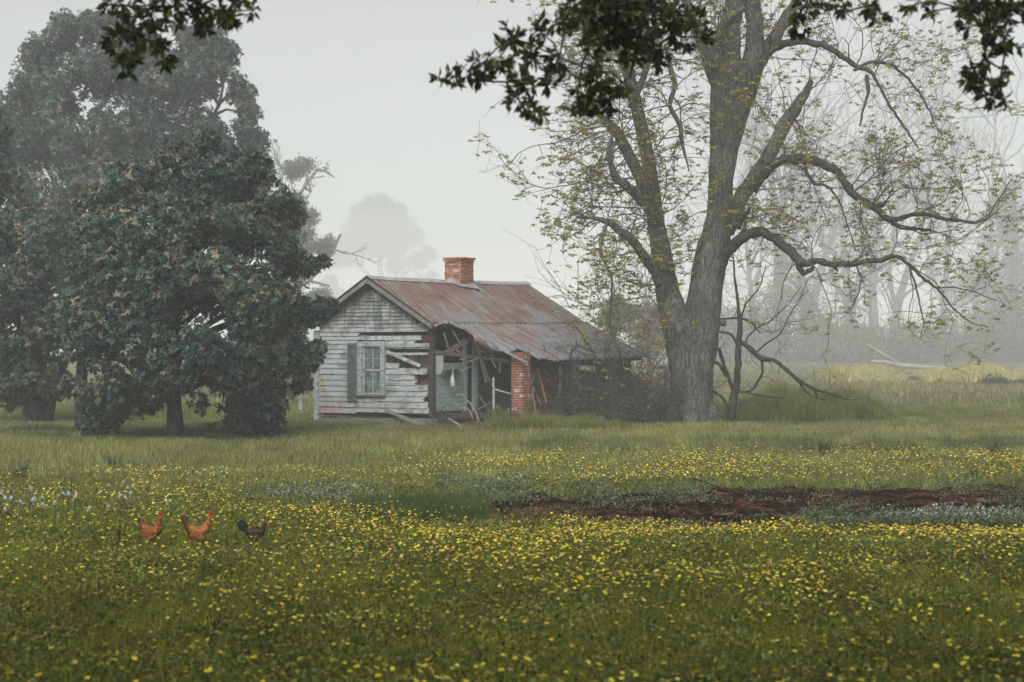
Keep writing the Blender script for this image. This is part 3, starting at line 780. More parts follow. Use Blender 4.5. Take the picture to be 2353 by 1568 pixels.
# ------------------------------------------------------------------ hens
def build_hens():
    def mat_feather(name, stops, tail):
        m, nt, b = newmat(name)
        f = noise(nt, coords(nt, (1, 1, 1.6)), 24, 6, 0.75)
        c = ramp(nt, f, stops)
        sep = nt.nodes.new("ShaderNodeSeparateXYZ"); nt.links.new(coords(nt), sep.inputs[0])
        g = ramp(nt, sep.outputs[0], [(0.0, (0, 0, 0)), (1.0, (1, 1, 1))])
        mr = N(nt, "ShaderNodeMapRange"); mr.inputs["From Min"].default_value = -0.065; mr.inputs["From Max"].default_value = -0.115
        nt.links.new(sep.outputs[0], mr.inputs["Value"])
        c = mix(nt, mr.outputs[0], c, tail)
        nt.links.new(c, b.inputs["Base Color"]); b.inputs["Roughness"].default_value = 0.55
        b.inputs["Specular IOR Level"].default_value = 0.2
        bump(nt, b, f, 0.6, 0.006)
        return m
    mo = mat_feather("orange_feathers", [(0.36, (0.05, 0.013, 0.004)), (0.5, (0.24, 0.065, 0.008)), (0.64, (0.42, 0.14, 0.022))], (0.06, 0.025, 0.012))
    mo2 = mat_feather("pale_orange_feathers", [(0.36, (0.08, 0.02, 0.005)), (0.5, (0.33, 0.10, 0.013)), (0.64, (0.52, 0.26, 0.09))], (0.07, 0.028, 0.012))
    md = mat_feather("black_brown_feathers", [(0.3, (0.012, 0.010, 0.008)), (0.5, (0.04, 0.022, 0.012)), (0.7, (0.14, 0.06, 0.02))], (0.012, 0.013, 0.012))
    red = mat_noise("comb_red", [(0.3, (0.32, 0.012, 0.008)), (0.7, (0.5, 0.03, 0.015))], ns=40, bs=0, rough=0.5)
    horn = mat_noise("beak_horn", [(0.3, (0.25, 0.17, 0.06)), (0.7, (0.4, 0.3, 0.12))], ns=30, bs=0)
    legm = mat_noise("hen_leg", [(0.3, (0.28, 0.2, 0.05)), (0.7, (0.4, 0.3, 0.1))], ns=30, bs=0)
    eyem = mat_noise("hen_eye", [(0.3, (0.01, 0.01, 0.01)), (0.7, (0.03, 0.02, 0.01))], ns=3, bs=0, rough=0.1)
    k = 0.00081
    def hen(u, label, fm, pts, edges, head, combs, scale=1.0, tailfan=None, rz=0.0):
        """pts: (x px, y px, radius px, side offset) in silhouette pixels about (345, 611)"""
        Y = 14.2; X = (u - CU) / F * Y
        e = empty("hen", (X, Y, float(ground_z(X, Y)) + 0.02), label, "hen", "hens in the flower meadow", rz)
        P = [((x - 345) * k * scale, sy * k, (611 - y) * k * scale) for x, y, r, sy in pts]
        me = bpy.data.meshes.new("body")
        me.from_pydata(P, edges, []); me.update()
        o = bpy.data.objects.new("body", me); COL.objects.link(o); o.parent = e
        me.materials.append(fm)
        sk = o.modifiers.new("skin", 'SKIN'); sk.use_smooth_shade = True
        for i, (x, y, r, sy) in enumerate(pts):
            s = me.skin_vertices[0].data[i]
            s.radius = (r * k * scale * 1.2, r * k * scale * 1.05); s.use_root = (i == 3)
        sb = o.modifiers.new("sub", 'SUBSURF'); sb.levels = 2; sb.render_levels = 2
        hx, hz = (head[0] - 345) * k * scale, (611 - head[1]) * k * scale
        s = scale
        def part(name, V, Fc, m, par=e):
            mm = bpy.data.meshes.new(name); mm.from_pydata([tuple(v) for v in V], [], Fc); mm.update(); mm.materials.append(m)
            oo = bpy.data.objects.new(name, mm); COL.objects.link(oo); oo.parent = par
            return oo
        # comb: serrated blade with thickness
        prof = [(-0.016, 0.010), (-0.020, 0.026), (-0.010, 0.024), (-0.009, 0.040), (0.000, 0.030), (0.004, 0.044), (0.010, 0.030), (0.018, 0.036), (0.020, 0.016), (0.024, 0.004), (0.0, 0.006)]
        prof = [(a * combs, b * combs) for a, b in prof]
        n = len(prof)
        V = [(hx + a * s, t, hz + b * s) for t in (-0.004, 0.004) for a, b in prof]
        Fc = [tuple(range(n)), tuple(range(2 * n - 1, n - 1, -1))] + [(i, n + i, n + (i + 1) % n, (i + 1) % n) for i in range(n)]
        part("comb", V, Fc, red)
        # wattle
        V = []
        for t in (-0.008, 0.008):
            V += [(hx + 0.016 * s, t, hz - 0.008 * s), (hx + 0.024 * s, t * 1.2, hz - 0.020 * s), (hx + 0.018 * s, t * 1.2, hz - 0.032 * s), (hx + 0.008 * s, t, hz - 0.018 * s)]
        part("wattle", V, [(0, 1, 2, 3), (7, 6, 5, 4), (0, 4, 5, 1), (1, 5, 6, 2), (2, 6, 7, 3), (3, 7, 4, 0)], red)
        V = [(hx + 0.014 * s, -0.007, hz - 0.002), (hx + 0.014 * s, 0.007, hz - 0.002), (hx + 0.014 * s, 0, hz + 0.008), (hx + 0.014 * s, 0, hz - 0.009), (hx + 0.038 * s, 0, hz - 0.005 * s)]
        part("beak", V, [(0, 4, 2), (1, 2, 4), (0, 3, 4), (1, 4, 3)], horn)
        for sg in (-1, 1):
            V, Fc = tube([(hx + 0.008 * s, sg * 0.013 * s, hz + 0.003), (hx + 0.008 * s, sg * 0.020 * s, hz + 0.003)], [0.004, 0.002], 6)
            part("eye", V, [tuple(f) for f in Fc] + [tuple(range(6, 12))], eyem)
            x0 = (340 - 345) * k * s + 0.012 * sg; y0 = sg * 0.03
            acc = Acc()
            V, Fc = tube([(x0 - 0.005, y0, 0.12 * s), (x0 - 0.012, y0, 0.06 * s), (x0, y0, 0.005)], [0.012, 0.007, 0.005], 6); acc.add(V, Fc)
            for tx, ty in ((0.035, 0), (0.028, 0.02), (0.028, -0.02), (-0.02, 0)):
                V, Fc = tube([(x0, y0, 0.006), (x0 + tx, y0 + ty, 0.003)], [0.004, 0.002], 5); acc.add(V, Fc)
            oo = acc.build("leg", legm); oo.parent = e
        # tail feathers: separate overlapping blades
        tx, ty, tl, tw, ang = tailfan
        acc = Acc()
        bx, bz = (tx - 345) * k * s, (611 - ty) * k * s
        for i, da in enumerate(np.linspace(-0.35, 0.35, 7)):
            for sg in (-1, 1):
                a = ang + da
                D = np.array([[math.cos(a), 0.10 * sg, math.sin(a)]])
                V, Fc = leaves(np.array([[bx, 0.006 * sg, bz]]), D, np.array([[0, 1.0 * sg, 0.2]]), tl * k * s * (1 - 0.5 * abs(da)), tw * k * s, 0.1)
                acc.add(V, Fc)
        oo = acc.build("tail_feathers", fm); oo.parent = e
        # folded wing on each side
        for sg in (-1, 1):
            acc = Acc()
            for i in range(5):
                zz = 0.205 - 0.018 * i
                V, Fc = leaves(np.array([[0.075 * s, sg * 0.056, zz * s]]), np.array([[-1.0, sg * 0.08, 0.02 - 0.03 * i]]), np.array([[0, sg * 1.0, 0.4]]), (0.155 - 0.012 * i) * s, 0.045 * s, 0.12)
                acc.add(V, Fc)
            oo = acc.build("wing", fm); oo.parent = e
    B1 = [(190, 222, 14, 0), (208, 262, 28, 0), (240, 335, 50, 0), (300, 388, 68, 0), (385, 400, 76, 0), (452, 385, 72, 0), (468, 305, 48, 0), (470, 238, 36, 0), (486, 186, 25, 0), (335, 475, 52, 0), (345, 525, 30, 0)]
    E1 = [(0, 1), (1, 2), (2, 3), (3, 4), (4, 5), (5, 6), (6, 7), (7, 8), (3, 9), (9, 10)]
    hen(346, "orange brown hen at the left of the three, tail raised", mo, B1, E1, (488, 182), 1.1, 1.0, (232, 320, 125, 46, 2.05), rz=-0.18)
    B2 = [(165, 175, 10, 0), (178, 225, 28, 0), (212, 335, 52, 0), (280, 390, 70, 0), (370, 400, 78, 0), (445, 380, 74, 0), (474, 300, 48, 0), (492, 235, 36, 0), (506, 185, 25, 0), (300, 465, 54, 0), (320, 515, 32, 0)]
    hen(455, "lighter orange hen in the middle of the three, with a pale back", mo2, B2, E1, (508, 182), 1.3, 1.0, (190, 300, 150, 50, 1.85), rz=0.16)
    B3 = [(140, 255, 24, 0), (165, 320, 38, 0), (215, 405, 38, 0), (290, 430, 62, 0), (360, 430, 66, 0), (410, 410, 56, 0), (430, 355, 36, 0), (442, 310, 26, 0), (470, 262, 21, 0), (325, 485, 46, 0), (340, 525, 28, 0)]
    hen(590, "dark brown black hen at the right of the three, with a rounded black tail", md, B3, E1, (474, 258), 0.8, 1.0, (205, 390, 195, 90, 2.1))
build_hens()

# ------------------------------------------------------------------ the house
def HP(a, b, z):
    return np.array([O2[0] + AX[0] * a + BX[0] * b, O2[1] + AX[1] * a + BX[1] * b, z])

def gable(u, v, a=0.0):
    """point seen at (u, v) on the gable plane at depth a -> (b, z)"""
    k = (u - CU) / F
    # X = k*Y
    ox = O2[0] + AX[0] * a; oy = O2[1] + AX[1] * a
    b = (k * oy - ox) / (BX[0] - k * BX[1])
    Y = oy + BX[1] * b
    return b, CAMH - (v - HV) / F * Y

def side(u, v, b):
    """point seen at (u, v) on the long plane at offset b -> (a, z)"""
    k = (u - CU) / F
    ox = O2[0] + BX[0] * b; oy = O2[1] + BX[1] * b
    a = (k * oy - ox) / (AX[0] - k * AX[1])
    Y = oy + AX[1] * a
    return a, CAMH - (v - HV) / F * Y

class MB:
    def __init__(s): s.V = []; s.F = []; s.UV = None
    def hexa(s, p8):
        n = len(s.V); s.V += [tuple(p) for p in p8]
        s.F += [(n, n + 3, n + 2, n + 1), (n + 4, n + 5, n + 6, n + 7), (n, n + 1, n + 5, n + 4), (n + 1, n + 2, n + 6, n + 5), (n + 2, n + 3, n + 7, n + 6), (n + 3, n, n + 4, n + 7)]
    def box(s, a0, a1, b0, b1, z0, z1):
        s.hexa([HP(a0, b0, z0), HP(a1, b0, z0), HP(a1, b1, z0), HP(a0, b1, z0), HP(a0, b0, z1), HP(a1, b0, z1), HP(a1, b1, z1), HP(a0, b1, z1)])
    def bar(s, P, Q, w, t, roll=0.0):
        """timber of section w x t from P to Q (world)"""
        P = np.array(P, float); Q = np.array(Q, float)
        d = unit(Q - P); view = unit((P + Q) / 2 - np.array([0, 0, CAMH]))
        sd = unit(np.cross(d, view)); fw = np.cross(sd, d)
        c, sn = math.cos(roll), math.sin(roll)
        sd, fw = sd * c + fw * sn, fw * c - sd * sn
        sd = sd * w / 2; fw = fw * t / 2
        s.hexa([P - sd - fw, P + sd - fw, P + sd + fw, P - sd + fw, Q - sd - fw, Q + sd - fw, Q + sd + fw, Q - sd + fw])
    def poly(s, pts, off):
        """flat polygon (world points) given thickness along off"""
        n = len(s.V); m = len(pts); off = np.array(off)
        s.V += [tuple(p) for p in pts] + [tuple(np.array(p) + off) for p in pts]
        s.F += [tuple(range(n, n + m)), tuple(range(n + 2 * m - 1, n + m - 1, -1))]
        s.F += [(n + i, n + m + i, n + m + (i + 1) % m, n + (i + 1) % m) for i in range(m)]
    def build(s, name, mat, parent=None):
        me = bpy.data.meshes.new(name); me.from_pydata(s.V, [], s.F); me.update()
        import bmesh
        bm = bmesh.new(); bm.from_mesh(me); bmesh.ops.recalc_face_normals(bm, faces=bm.faces); bm.to_mesh(me); bm.free()
        return link(name, me, mat, parent)

ZB = 2.895       # height of the roof break / wall top
def build_house():
    rng = np.random.default_rng(3)
    c2 = lambda x, y, a=0.0: gable(689.4 + x * 0.2419, 620.4 + y * 0.2419, a)
    c3 = lambda x, y: (947.9 + x * 0.1905, 700.9 + y * 0.1905)
    hpos = HP(0, 0, 0)
    house = empty("farmhouse", tuple(hpos), "derelict one storey white clapboard farmhouse with a rusty tin roof and a collapsed side porch", "house")
    RZ = 4.22; BH = 2.08
    slope = (RZ - ZB) / BH
    roofz = lambda b: RZ - slope * abs(b) - 0.07
    bl, br = c2(192, 800)[0], c2(1242, 800)[0]
    # ---- clapboards
    ys = [1357, 1307, 1252, 1200, 1150, 1097, 1045, 992, 937, 890, 840, 795, 750, 705, 666, 630, 590, 548, 512, 476, 440, 404, 368, 334, 300, 266, 233, 200, 168, 138, 110, 85]
    ends = {0: 1243, 1: 1228, 2: 1195, 3: 1232, 4: 1228, 5: 1118, 6: 1110, 7: 1222, 8: 955, 9: None, 10: None, 11: None, 12: 1238, 13: 1105, 14: 1165, 15: None, 16: 1238, 17: 1190, 18: 1120}
    win = (562, 818, 672, 1190)
    mb = MB()
    def board(r, x0, x1, jag=False, jl=False):
        y0, y1 = ys[r], ys[r + 1]
        b0, z0 = c2(x0, y0); b1, _ = c2(x1, y0)
        z1 = c2((x0 + x1) / 2, y1)[1]; z0 = c2((x0 + x1) / 2, y0)[1]
        z0 += rng.normal() * 0.003
        tl, tr = b0, b1
        # clip under the rake
        if z1 > ZB - 0.2:
            lim0 = (RZ - 0.06 - z0) / slope; lim1 = max((RZ - 0.06 - z1) / slope, 0.02)
            b0 = max(b0, -lim0); b1 = min(b1, lim0); tl = max(tl, -lim1); tr = min(tr, lim1)
            if b1 - b0 < 0.05 or tr - tl < 0.01: return
        th = 0.018
        lo, hi = -0.045 + rng.normal() * 0.002, -0.020
        # outline along b with an uneven torn end
        def prism(q):      # q: list of (b, z)
            n = len(mb.V); m = len(q)
            for off in (0.0, th):
                for b, z in q:
                    f = (z - z0) / max(z1 - z0, 1e-3)
                    mb.V.append(tuple(HP(lo + (hi - lo) * f + off, b, z)))
            mb.F.append(tuple(range(n, n + m))); mb.F.append(tuple(range(n + 2 * m - 1, n + m - 1, -1)))
            mb.F.extend([(n + i, n + m + i, n + m + (i + 1) % m, n + (i + 1) % m) for i in range(m)])
        q = [(b0, z0)]
        if jag:
            k = 6
            q.append((b1 - 0.03, z0))
            for i in range(k):
                q.append((b1 - (0.0 if i % 2 else 0.12 * rng.random()) - 0.02 * rng.random(), z0 + (z1 - z0) * (i + 0.5) / k))
            q.append((tr - 0.06, z1 + 0.012))
        else:
            q += [(b1, z0), (tr, z1 + 0.012)]
        if jl: q += [(tl + 0.05, z1 + 0.012), (tl - 0.02, (z0 + z1) / 2)]
        else: q += [(tl, z1 + 0.012)]
        prism(q)
    for r in range(len(ys) - 1):
        yc = (ys[r] + ys[r + 1]) / 2
        right = 1243
        miss = False
        if r in ends:
            right = ends[r]
        segs = []
        inwin = win[2] - 6 < yc < win[3] + 6
        if r == 15:                       # long missing board over the window
            segs = [(192, 583, True)]
        elif right is None:
            segs = [(192, win[0], False)]
        elif inwin:
            segs = [(192, win[0], False), (win[1], right, r != 12)]
        else:
            segs = [(192, right, r < 19)]
        for x0, x1, jag in segs:
            # split long runs with butt joints
            if x1 - x0 > 420 and r % 3 != 1:
                xm = x0 + (x1 - x0) * (0.3 + 0.4 * rng.random())
                board(r, x0, xm - 1.2); board(r, xm + 1.2, x1, jag)
            else:
                board(r, x0, x1, jag)
    wall = mb.build("gable_wall", M['paint'], house)
    mb = MB()      # the two half fallen strips right of the window
    for x0, ya, x1, yb, hh in ((820, 800, 1228, 797, 22), (818, 722, 1240, 714, 34)):
        p, q = c2(x0, ya), c2(x1, yb)
        mb.bar(HP(-0.055, *p), HP(-0.06, *q), hh * 0.00306, 0.02)
    mb.build("loose_clapboard", M['paint'], house)
    # studs and inner planking
    mb = MB()
    for b in np.linspace(bl + 0.05, br - 0.03, 10):
        mb.box(0.0, 0.09, b - 0.025, b + 0.025, 0.36, min(roofz(b) - 0.1, 4.0))
    mb.box(0.0, 0.09, bl, br, ZB - 0.22, ZB - 0.13)
    mb.build("wall_stud", M['dark_wood'], house)
    mb = MB()
    z = 0.36
    while z < 3.9:
        lim = min(br, (RZ - 0.12 - z - 0.18) / slope) - 0.02
        if lim > 0.1:
            mb.box(0.10 + 0.004 * rng.random(), 0.125, max(bl + 0.02, -lim), lim, z, z + 0.176)
        z += 0.18
    mb.build("inner_planking", M['inner_plank'], house)
    # sill beam, skirting, corner boards
    mb = MB()
    p = c2(190, 1430); q = c2(1320, 1440)
    mb.bar(HP(-0.05, *p), HP(-0.05, *q), 0.165, 0.10)
    mb.build("sill_beam", M['grey_wood'], house)
    mb = MB()
    zc = c2(170, 1452)[1]
    b0, b1 = c2(147, 900)[0], c2(192, 900)[0]
    mb.box(-0.07, 0.06, b0, b1, zc, ZB - 0.18)
    mb.build("corner_board", M['paint_trim'], house)
    mb = MB()
    b0, b1 = c2(1236, 900)[0], c2(1268, 900)[0]
    mb.box(-0.03, 0.09, b0, b1, 0.15, ZB - 0.05)
    mb.build("corner_post", M['dark_wood'], house)
    for x in (215, 520, 800, 1100):
        mb = MB(); b = c2(x, 1480)[0]
        for i in range(3):
            mb.box(0.02 + 0.01 * i, 0.34, b - 0.17 + 0.01 * i, b + 0.17, -0.08 + 0.09 * i, -0.005 + 0.09 * i)
        mb.build("foundation_pier", M['stone'], house)
    # ---- window
    wroot = None
    def trim(name, rects, mat, parent, a0, a1):
        mb = MB()
        for x0, x1, y0, y1 in rects:
            b0, za = c2(x0, y1); b1, zb = c2(x1, y0); _, za = c2((x0 + x1) / 2, y1); _, zb = c2((x0 + x1) / 2, y0)
            mb.box(a0, a1, b0, b1, za, zb)
        return mb.build(name, mat, parent)
    win_o = trim("window", [(562, 604, 728, 1186), (780, 818, 728, 1186), (562, 818, 678, 727)], M['paint_trim'], house, -0.075, 0.02)
    trim("sill", [(556, 824, 1187, 1200)], M['grey_wood'], win_o, -0.11, 0.02)
    trim("sash", [(606, 620, 730, 1184), (770, 779, 730, 1184), (620, 770, 730, 741), (620, 770, 944, 962), (620, 770, 1168, 1183)], M['paint_trim'], win_o, -0.035, 0.005)
    trim("muntin", [(692, 701, 742, 943), (692, 701, 963, 1167), (620, 691, 838, 844), (702, 770, 838, 844), (620, 691, 1060, 1066), (702, 770, 1060, 1066)], M['paint_trim'], win_o, -0.022, -0.004)
    k = 0
    for x0, x1 in ((620, 692), (701, 770)):
        for y0, y1 in ((741, 838), (844, 944), (962, 1060), (1066, 1168)):
            trim("pane", [(x0, x1, y0, y1)], M['glass'], win_o, -0.012, -0.007)
    trim("dark_backing", [(604, 782, 728, 1186)], M['dark_wood'], win_o, 0.02, 0.03)  # dark sheet behind the panes, standing in for the unlit room
    # ---- shutter with louvres
    sh = trim("shutter", [(468, 481, 696, 1246), (548, 560, 696, 1246), (482, 547, 696, 712), (482, 547, 962, 978), (482, 547, 1228, 1246)], M['shutter'], house, -0.085, -0.055)
    mb = MB()
    for yy in list(np.arange(718, 958, 9.5)) + list(np.arange(984, 1226, 9.5)):
        b0, z0 = c2(482, yy + 6); b1, _ = c2(547, yy)
        z0 = c2(514, yy + 7)[1]; z1 = c2(514, yy)[1]; j = rng.normal() * 0.003
        mb.hexa([HP(-0.088, b0, z0 + j), HP(-0.058, b0, z1), HP(-0.058, b1, z1), HP(-0.088, b1, z0), HP(-0.088, b0, z0 + 0.006 + j), HP(-0.058, b0, z1 + 0.006), HP(-0.058, b1, z1 + 0.006), HP(-0.088, b1, z0 + 0.006)])
    mb.build("louvre", M['shutter'], sh)
    # ---- other walls
    mb = MB()      # far left wall, back wall
    for i, z in enumerate(np.arange(0.36, 2.80, 0.15)):
        mb.box(0.07, 6.3, bl - 0.03, bl + 0.0 - 0.008, z, z + 0.147)
        mb.box(6.32, 6.36, bl, 1.9, z, z + 0.147)
    mb.build("back_wall", M['paint'], house)
    mb = MB()
    mb.box(0.13, 6.3, bl, 3.7, 0.22, 0.34)
    mb.build("floor", M['dark_wood'], house)
    mb = MB()      # partition and ceiling added to block light and keep the rooms dark
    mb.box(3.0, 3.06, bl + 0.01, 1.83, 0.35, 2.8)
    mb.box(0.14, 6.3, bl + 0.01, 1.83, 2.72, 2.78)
    mb.build("light_block", M['dark_wood'], house)
    SB = 1.90
    aD0 = side(1066, 880, SB)[0]; aD1 = side(1087, 880, SB)[0]
    mb = MB()      # teal clad wall beside the doorway
    for z in np.arange(0.40, 1.66, 0.125):
        mb.box(0.10, aD0, SB - 0.02 + 0.004 * rng.random(), SB + 0.006, z, z + 0.121)
    mb.build("teal_wall", M['teal'], house)
    mb = MB()
    mb.box(aD0 + 0.003, aD0 + 0.11, SB - 0.06, SB + 0.03, 0.36, 2.5)
    mb.box(aD1 + 0.02, aD1 + 0.16, SB - 0.06, SB + 0.03, 0.36, 2.5)
    mb.build("door_jamb", M['teal'], house)
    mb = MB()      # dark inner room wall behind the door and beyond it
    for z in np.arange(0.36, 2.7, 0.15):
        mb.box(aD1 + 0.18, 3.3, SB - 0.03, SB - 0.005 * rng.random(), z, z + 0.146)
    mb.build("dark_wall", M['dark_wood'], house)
    mb = MB()      # raw orange boards further back
    for z in np.arange(0.36, 2.7, 0.16):
        a1 = 6.3 - 0.3 * rng.random()
        mb.box(3.32, a1, SB - 0.03, SB - 0.006 * rng.random(), z, z + 0.156)
    mb.build("raw_board_wall", M['raw_plank'], house)
    mb = MB()      # end wall of the porch room, partly gone
    for i, z in enumerate(np.arange(0.36, 2.1, 0.16)):
        mb.box(6.2 + 0.01 * rng.random(), 6.23, 2.0 + 0.9 * rng.random() * (i % 2), 3.75, z, z + 0.156)
    mb.build("porch_end_wall", M['raw_plank'], house)
    # pale wallboard, brown shelf, hanging cloth
    mb = MB()
    pts = [side(996.5 + 1, 817, SB + 0.02), side(1018, 817, SB + 0.02), side(1018, 846, SB + 0.02), side(1011, 861, SB + 0.02), side(998, 861, SB + 0.02)]
    mb.poly([HP(a, SB + 0.012, z) for a, z in pts], HP(0, 0.02, 0) - HP(0, 0, 0))
    mb.build("wallboard_panel", M['pale_panel'], house)
    mb = MB()
    P = [side(u, v, SB + 0.05) for u, v in ((1016, 852), (1040, 848), (1051, 861), (1011, 863))]
    mb.poly([HP(a, SB + 0.05, z) for a, z in P], HP(0, 0.14, 0) - HP(0, 0, 0))
    mb.build("broken_shelf", M['dark_wood'], house)
    # ---- timbers of the broken porch
    def I(u, v, b):                       # world point seen at (u, v) on the long plane at offset b
        a, z = side(u, v, b); return HP(a, b, z)
    def timber(name, pts, b0, b1, w, mat, t=0.06, parent=house, label=None, roll=0.0, root_tag=None):
        mb = MB()
        for (u0, v0), (u1, v1) in pts:
            mb.bar(I(u0, v0, b0), I(u1, v1, b1), w, t, roll)
        o = mb.build(name, mat, parent)
        if label: o["label"] = label
        return o
    timber("rafter", [((1019, 815), (1088, 773))], 2.5, 2.3, 0.15, M['brown_wood'], 0.05)
    timber("beam", [((997, 808), (1025, 813)), ((1023, 812), (1178, 832))], 2.6, 3.5, 0.10, M['brown_wood'], 0.08)
    timber("hanging_rafter", [((1093, 776), (1117, 880)), ((1098, 800), (1125, 879))], 3.3, 3.35, 0.075, M['brown_wood'], 0.05)
    timber("porch_post", [((1133.5, 868), (1134.5, 962))], 3.6, 3.6, 0.06, M['paint_trim'], 0.06, label="white flaking porch post stub")
    timber("porch_post", [((1287, 826), (1287, 915)),], 3.75, 3.75, 0.055, M['teal'], 0.05, label="thin teal porch post")
    timber("porch_post", [((1378, 822), (1380, 935)),], 3.75, 3.75, 0.07, M['grey_wood'], 0.06)
    timber("porch_post", [((1448, 822), (1448, 920)),], 3.7, 3.7, 0.07, M['grey_wood'], 0.06)
    timber("brace", [((1270, 846), (1286, 910))], 3.7, 3.7, 0.05, M['grey_wood'], 0.04)
    for pts, b0, b1, w in (([(1060, 818), (1090, 828)], 2.7, 3.0, 0.05), ([(1102, 806), (1135, 818)], 3.3, 3.5, 0.045), ([(1046, 800), (1070, 826)], 2.5, 2.8, 0.06), ([(1126, 822), (1140, 846)], 3.4, 3.5, 0.04), ([(1150, 824), (1147, 858)], 3.5, 3.5, 0.05),
                       ([(1072, 834), (1100, 822)], 2.9, 3.2, 0.04), ([(1020, 764), (1030, 800)], 2.2, 2.3, 0.06), ([(1040, 760), (1058, 790)], 2.3, 2.5, 0.05), ([(1098, 905), (1128, 950)], 3.3, 3.5, 0.06), ([(1080, 950), (1128, 925)], 3.2, 3.5, 0.05)):
        timber("broken_lath", [tuple(pts)], b0, b1, w, M['brown_wood' if w > 0.045 else 'grey_wood'], 0.025)
    # rafters carrying the tin
    mb = MB()
    for a in np.arange(-0.1, 6.7, 0.62):
        mb.bar(HP(a, 0.05, RZ - 0.12), HP(a, 2.05, ZB - 0.12), 0.05, 0.09)
        mb.bar(HP(a, -0.05, RZ - 0.12), HP(a, -2.05, ZB - 0.12), 0.05, 0.09)
        if a > 2.2: mb.bar(HP(a, 2.05, ZB - 0.12), HP(a, 3.9, 1.92), 0.05, 0.09)
    mb.build("roof_rafter", M['dark_wood'], house)
    mb = MB()
    mb.bar(HP(1.6, 3.82, 1.83), HP(6.6, 3.82, 1.86), 0.10, 0.08)
    mb.build("eave_beam", M['dark_wood'], house)
    # collapsed plank panels right of the brick pillar
    mb = MB()
    def panel(quad, n, b0, b1):
        (u0, v0), (u1, v1), (u2, v2), (u3, v3) = quad       # tl tr br bl
        for i in range(n):
            f0, f1 = i / n + 0.008, (i + 1) / n - 0.008
            L = lambda p, q, f: (p[0] + (q[0] - p[0]) * f, p[1] + (q[1] - p[1]) * f)
            jl, jr = 0.04 * rng.random(), 1 - 0.06 * rng.random()
            row = [(L(L((u0, v0), (u3, v3), f), L((u1, v1), (u2, v2), f), j)) for f, j in ((f0, jl), (f0, jr), (f1, jr), (f1, jl))]
            P = [I(u, v, b0 + (b1 - b0) * (f0 if q < 2 else f1)) for q, (u, v) in enumerate(row)]
            mb.poly(P, HP(0, -0.02, 0) - HP(0, 0, 0))
    panel([(1218, 842), (1262, 845), (1277, 890), (1222, 879)], 6, 3.45, 3.6)
    panel([(1222, 884), (1270, 898), (1279, 945), (1222, 950)], 7, 3.40, 3.5)
    mb.build("fallen_plank_wall", M['raw_plank'], house)
    mb = MB()
    mb.poly([I(1138, 897, 2.9), I(1177, 906, 2.9), I(1177, 952, 2.9), I(1139, 950, 2.9)], HP(0, -0.03, 0) - HP(0, 0, 0))
    mb.build("leaning_panel", M['dark_wood'], house)
    # ---- tin roof
    def sheet(name, cols, rows, fa, fb, fz, mat, uoff=0.0):
        nc, nr = cols, rows
        i = np.linspace(0, 1, nc + 1); j = np.linspace(0, 1, nr + 1)
        A, J = np.meshgrid(fa[0] + (fa[1] - fa[0]) * i, j)
        B = fb(A, J)
        Z = fz(A, B)
        ph = (A + 0.3) / 0.20 * 2 * np.pi
        rib = np.maximum(np.cos(ph), 0) ** 3
        Z = Z + 0.036 * rib + 0.012 * (fbm(A * 1.3 + 3, B * 1.5 + 9, 3) - 0.5) * 2
        X = O2[0] + AX[0] * A + BX[0] * B; Y = O2[1] + AX[1] * A + BX[1] * B
        V = np.stack([X, Y, Z], -1).reshape(-1, 3)
        n1 = nc + 1
        k = np.arange(nr)[:, None] * n1; l = np.arange(nc)[None]
        Fc = np.stack([k + l, k + n1 + l, k + n1 + l + 1, k + l + 1], -1).reshape(-1, 4)
        uv = np.stack([(A + 0.3) / 6.9, np.abs(B) / 2.2 + uoff], -1).reshape(-1, 2)
        o = npmesh(name, V, Fc, mat, house, uv=uv, smooth=True)
        so = o.modifiers.new("thick", 'SOLIDIFY'); so.thickness = 0.012; so.offset = -1
        return o
    A0, A1 = -0.30, 6.46
    edge_j = lambda A: 0.02 * (noise2(A * 9, A * 0 + 3) - 0.5)
    zr = lambda A: 4.24 + (A - A0) / 6.76 * 0.07 - 0.035 * np.sin((A - A0) / 6.76 * np.pi)
    zb = lambda A: ZB + 0.015 + (A - A0) / 6.76 * 0.09 - 0.03 * np.sin((A - A0) / 6.76 * np.pi)
    sheet("upper_roof", 420, 20, (A0, A1), lambda A, J: J * (2.10 + edge_j(A)), lambda A, B: zr(A) + (zb(A) - zr(A)) * B / 2.08, M['tin_rust'])
    sheet("rear_roof", 420, 12, (A0, A1), lambda A, J: -J * (2.22 + edge_j(A)), lambda A, B: zr(A) + (zb(A) - zr(A)) * (-B) / 2.08, M['tin_rust'])
    # lower sheet with the torn edge
    kz = (ZB - 1.80) / (4.28 - 2.08)
    P0 = HP(0, 2.08, ZB); n0 = np.cross(HP(1, 2.08, ZB + 0.013) - P0, HP(0, 3.08, ZB - kz) - P0)
    def onroof(u, v):
        d = np.array([(u - CU) / F, 1.0, -(v - HV) / F]); o = np.array([0, 0, CAMH])
        t = np.dot(P0 - o, n0) / np.dot(d, n0); p = o + d * t
        return toAB(p[0], p[1])
    torn = [(992, 746), (1014, 746), (1040, 749), (1069, 756), (1087, 770), (1109, 773), (1120, 783), (1128, 790), (1145, 799), (1157, 806), (1179, 816), (1200, 824), (1219, 835)]
    ab = np.array([onroof(*p) for p in torn]); o_ = np.argsort(ab[:, 0]); ta, tb = ab[o_, 0], ab[o_, 1]
    tb = np.maximum(tb, 2.12)
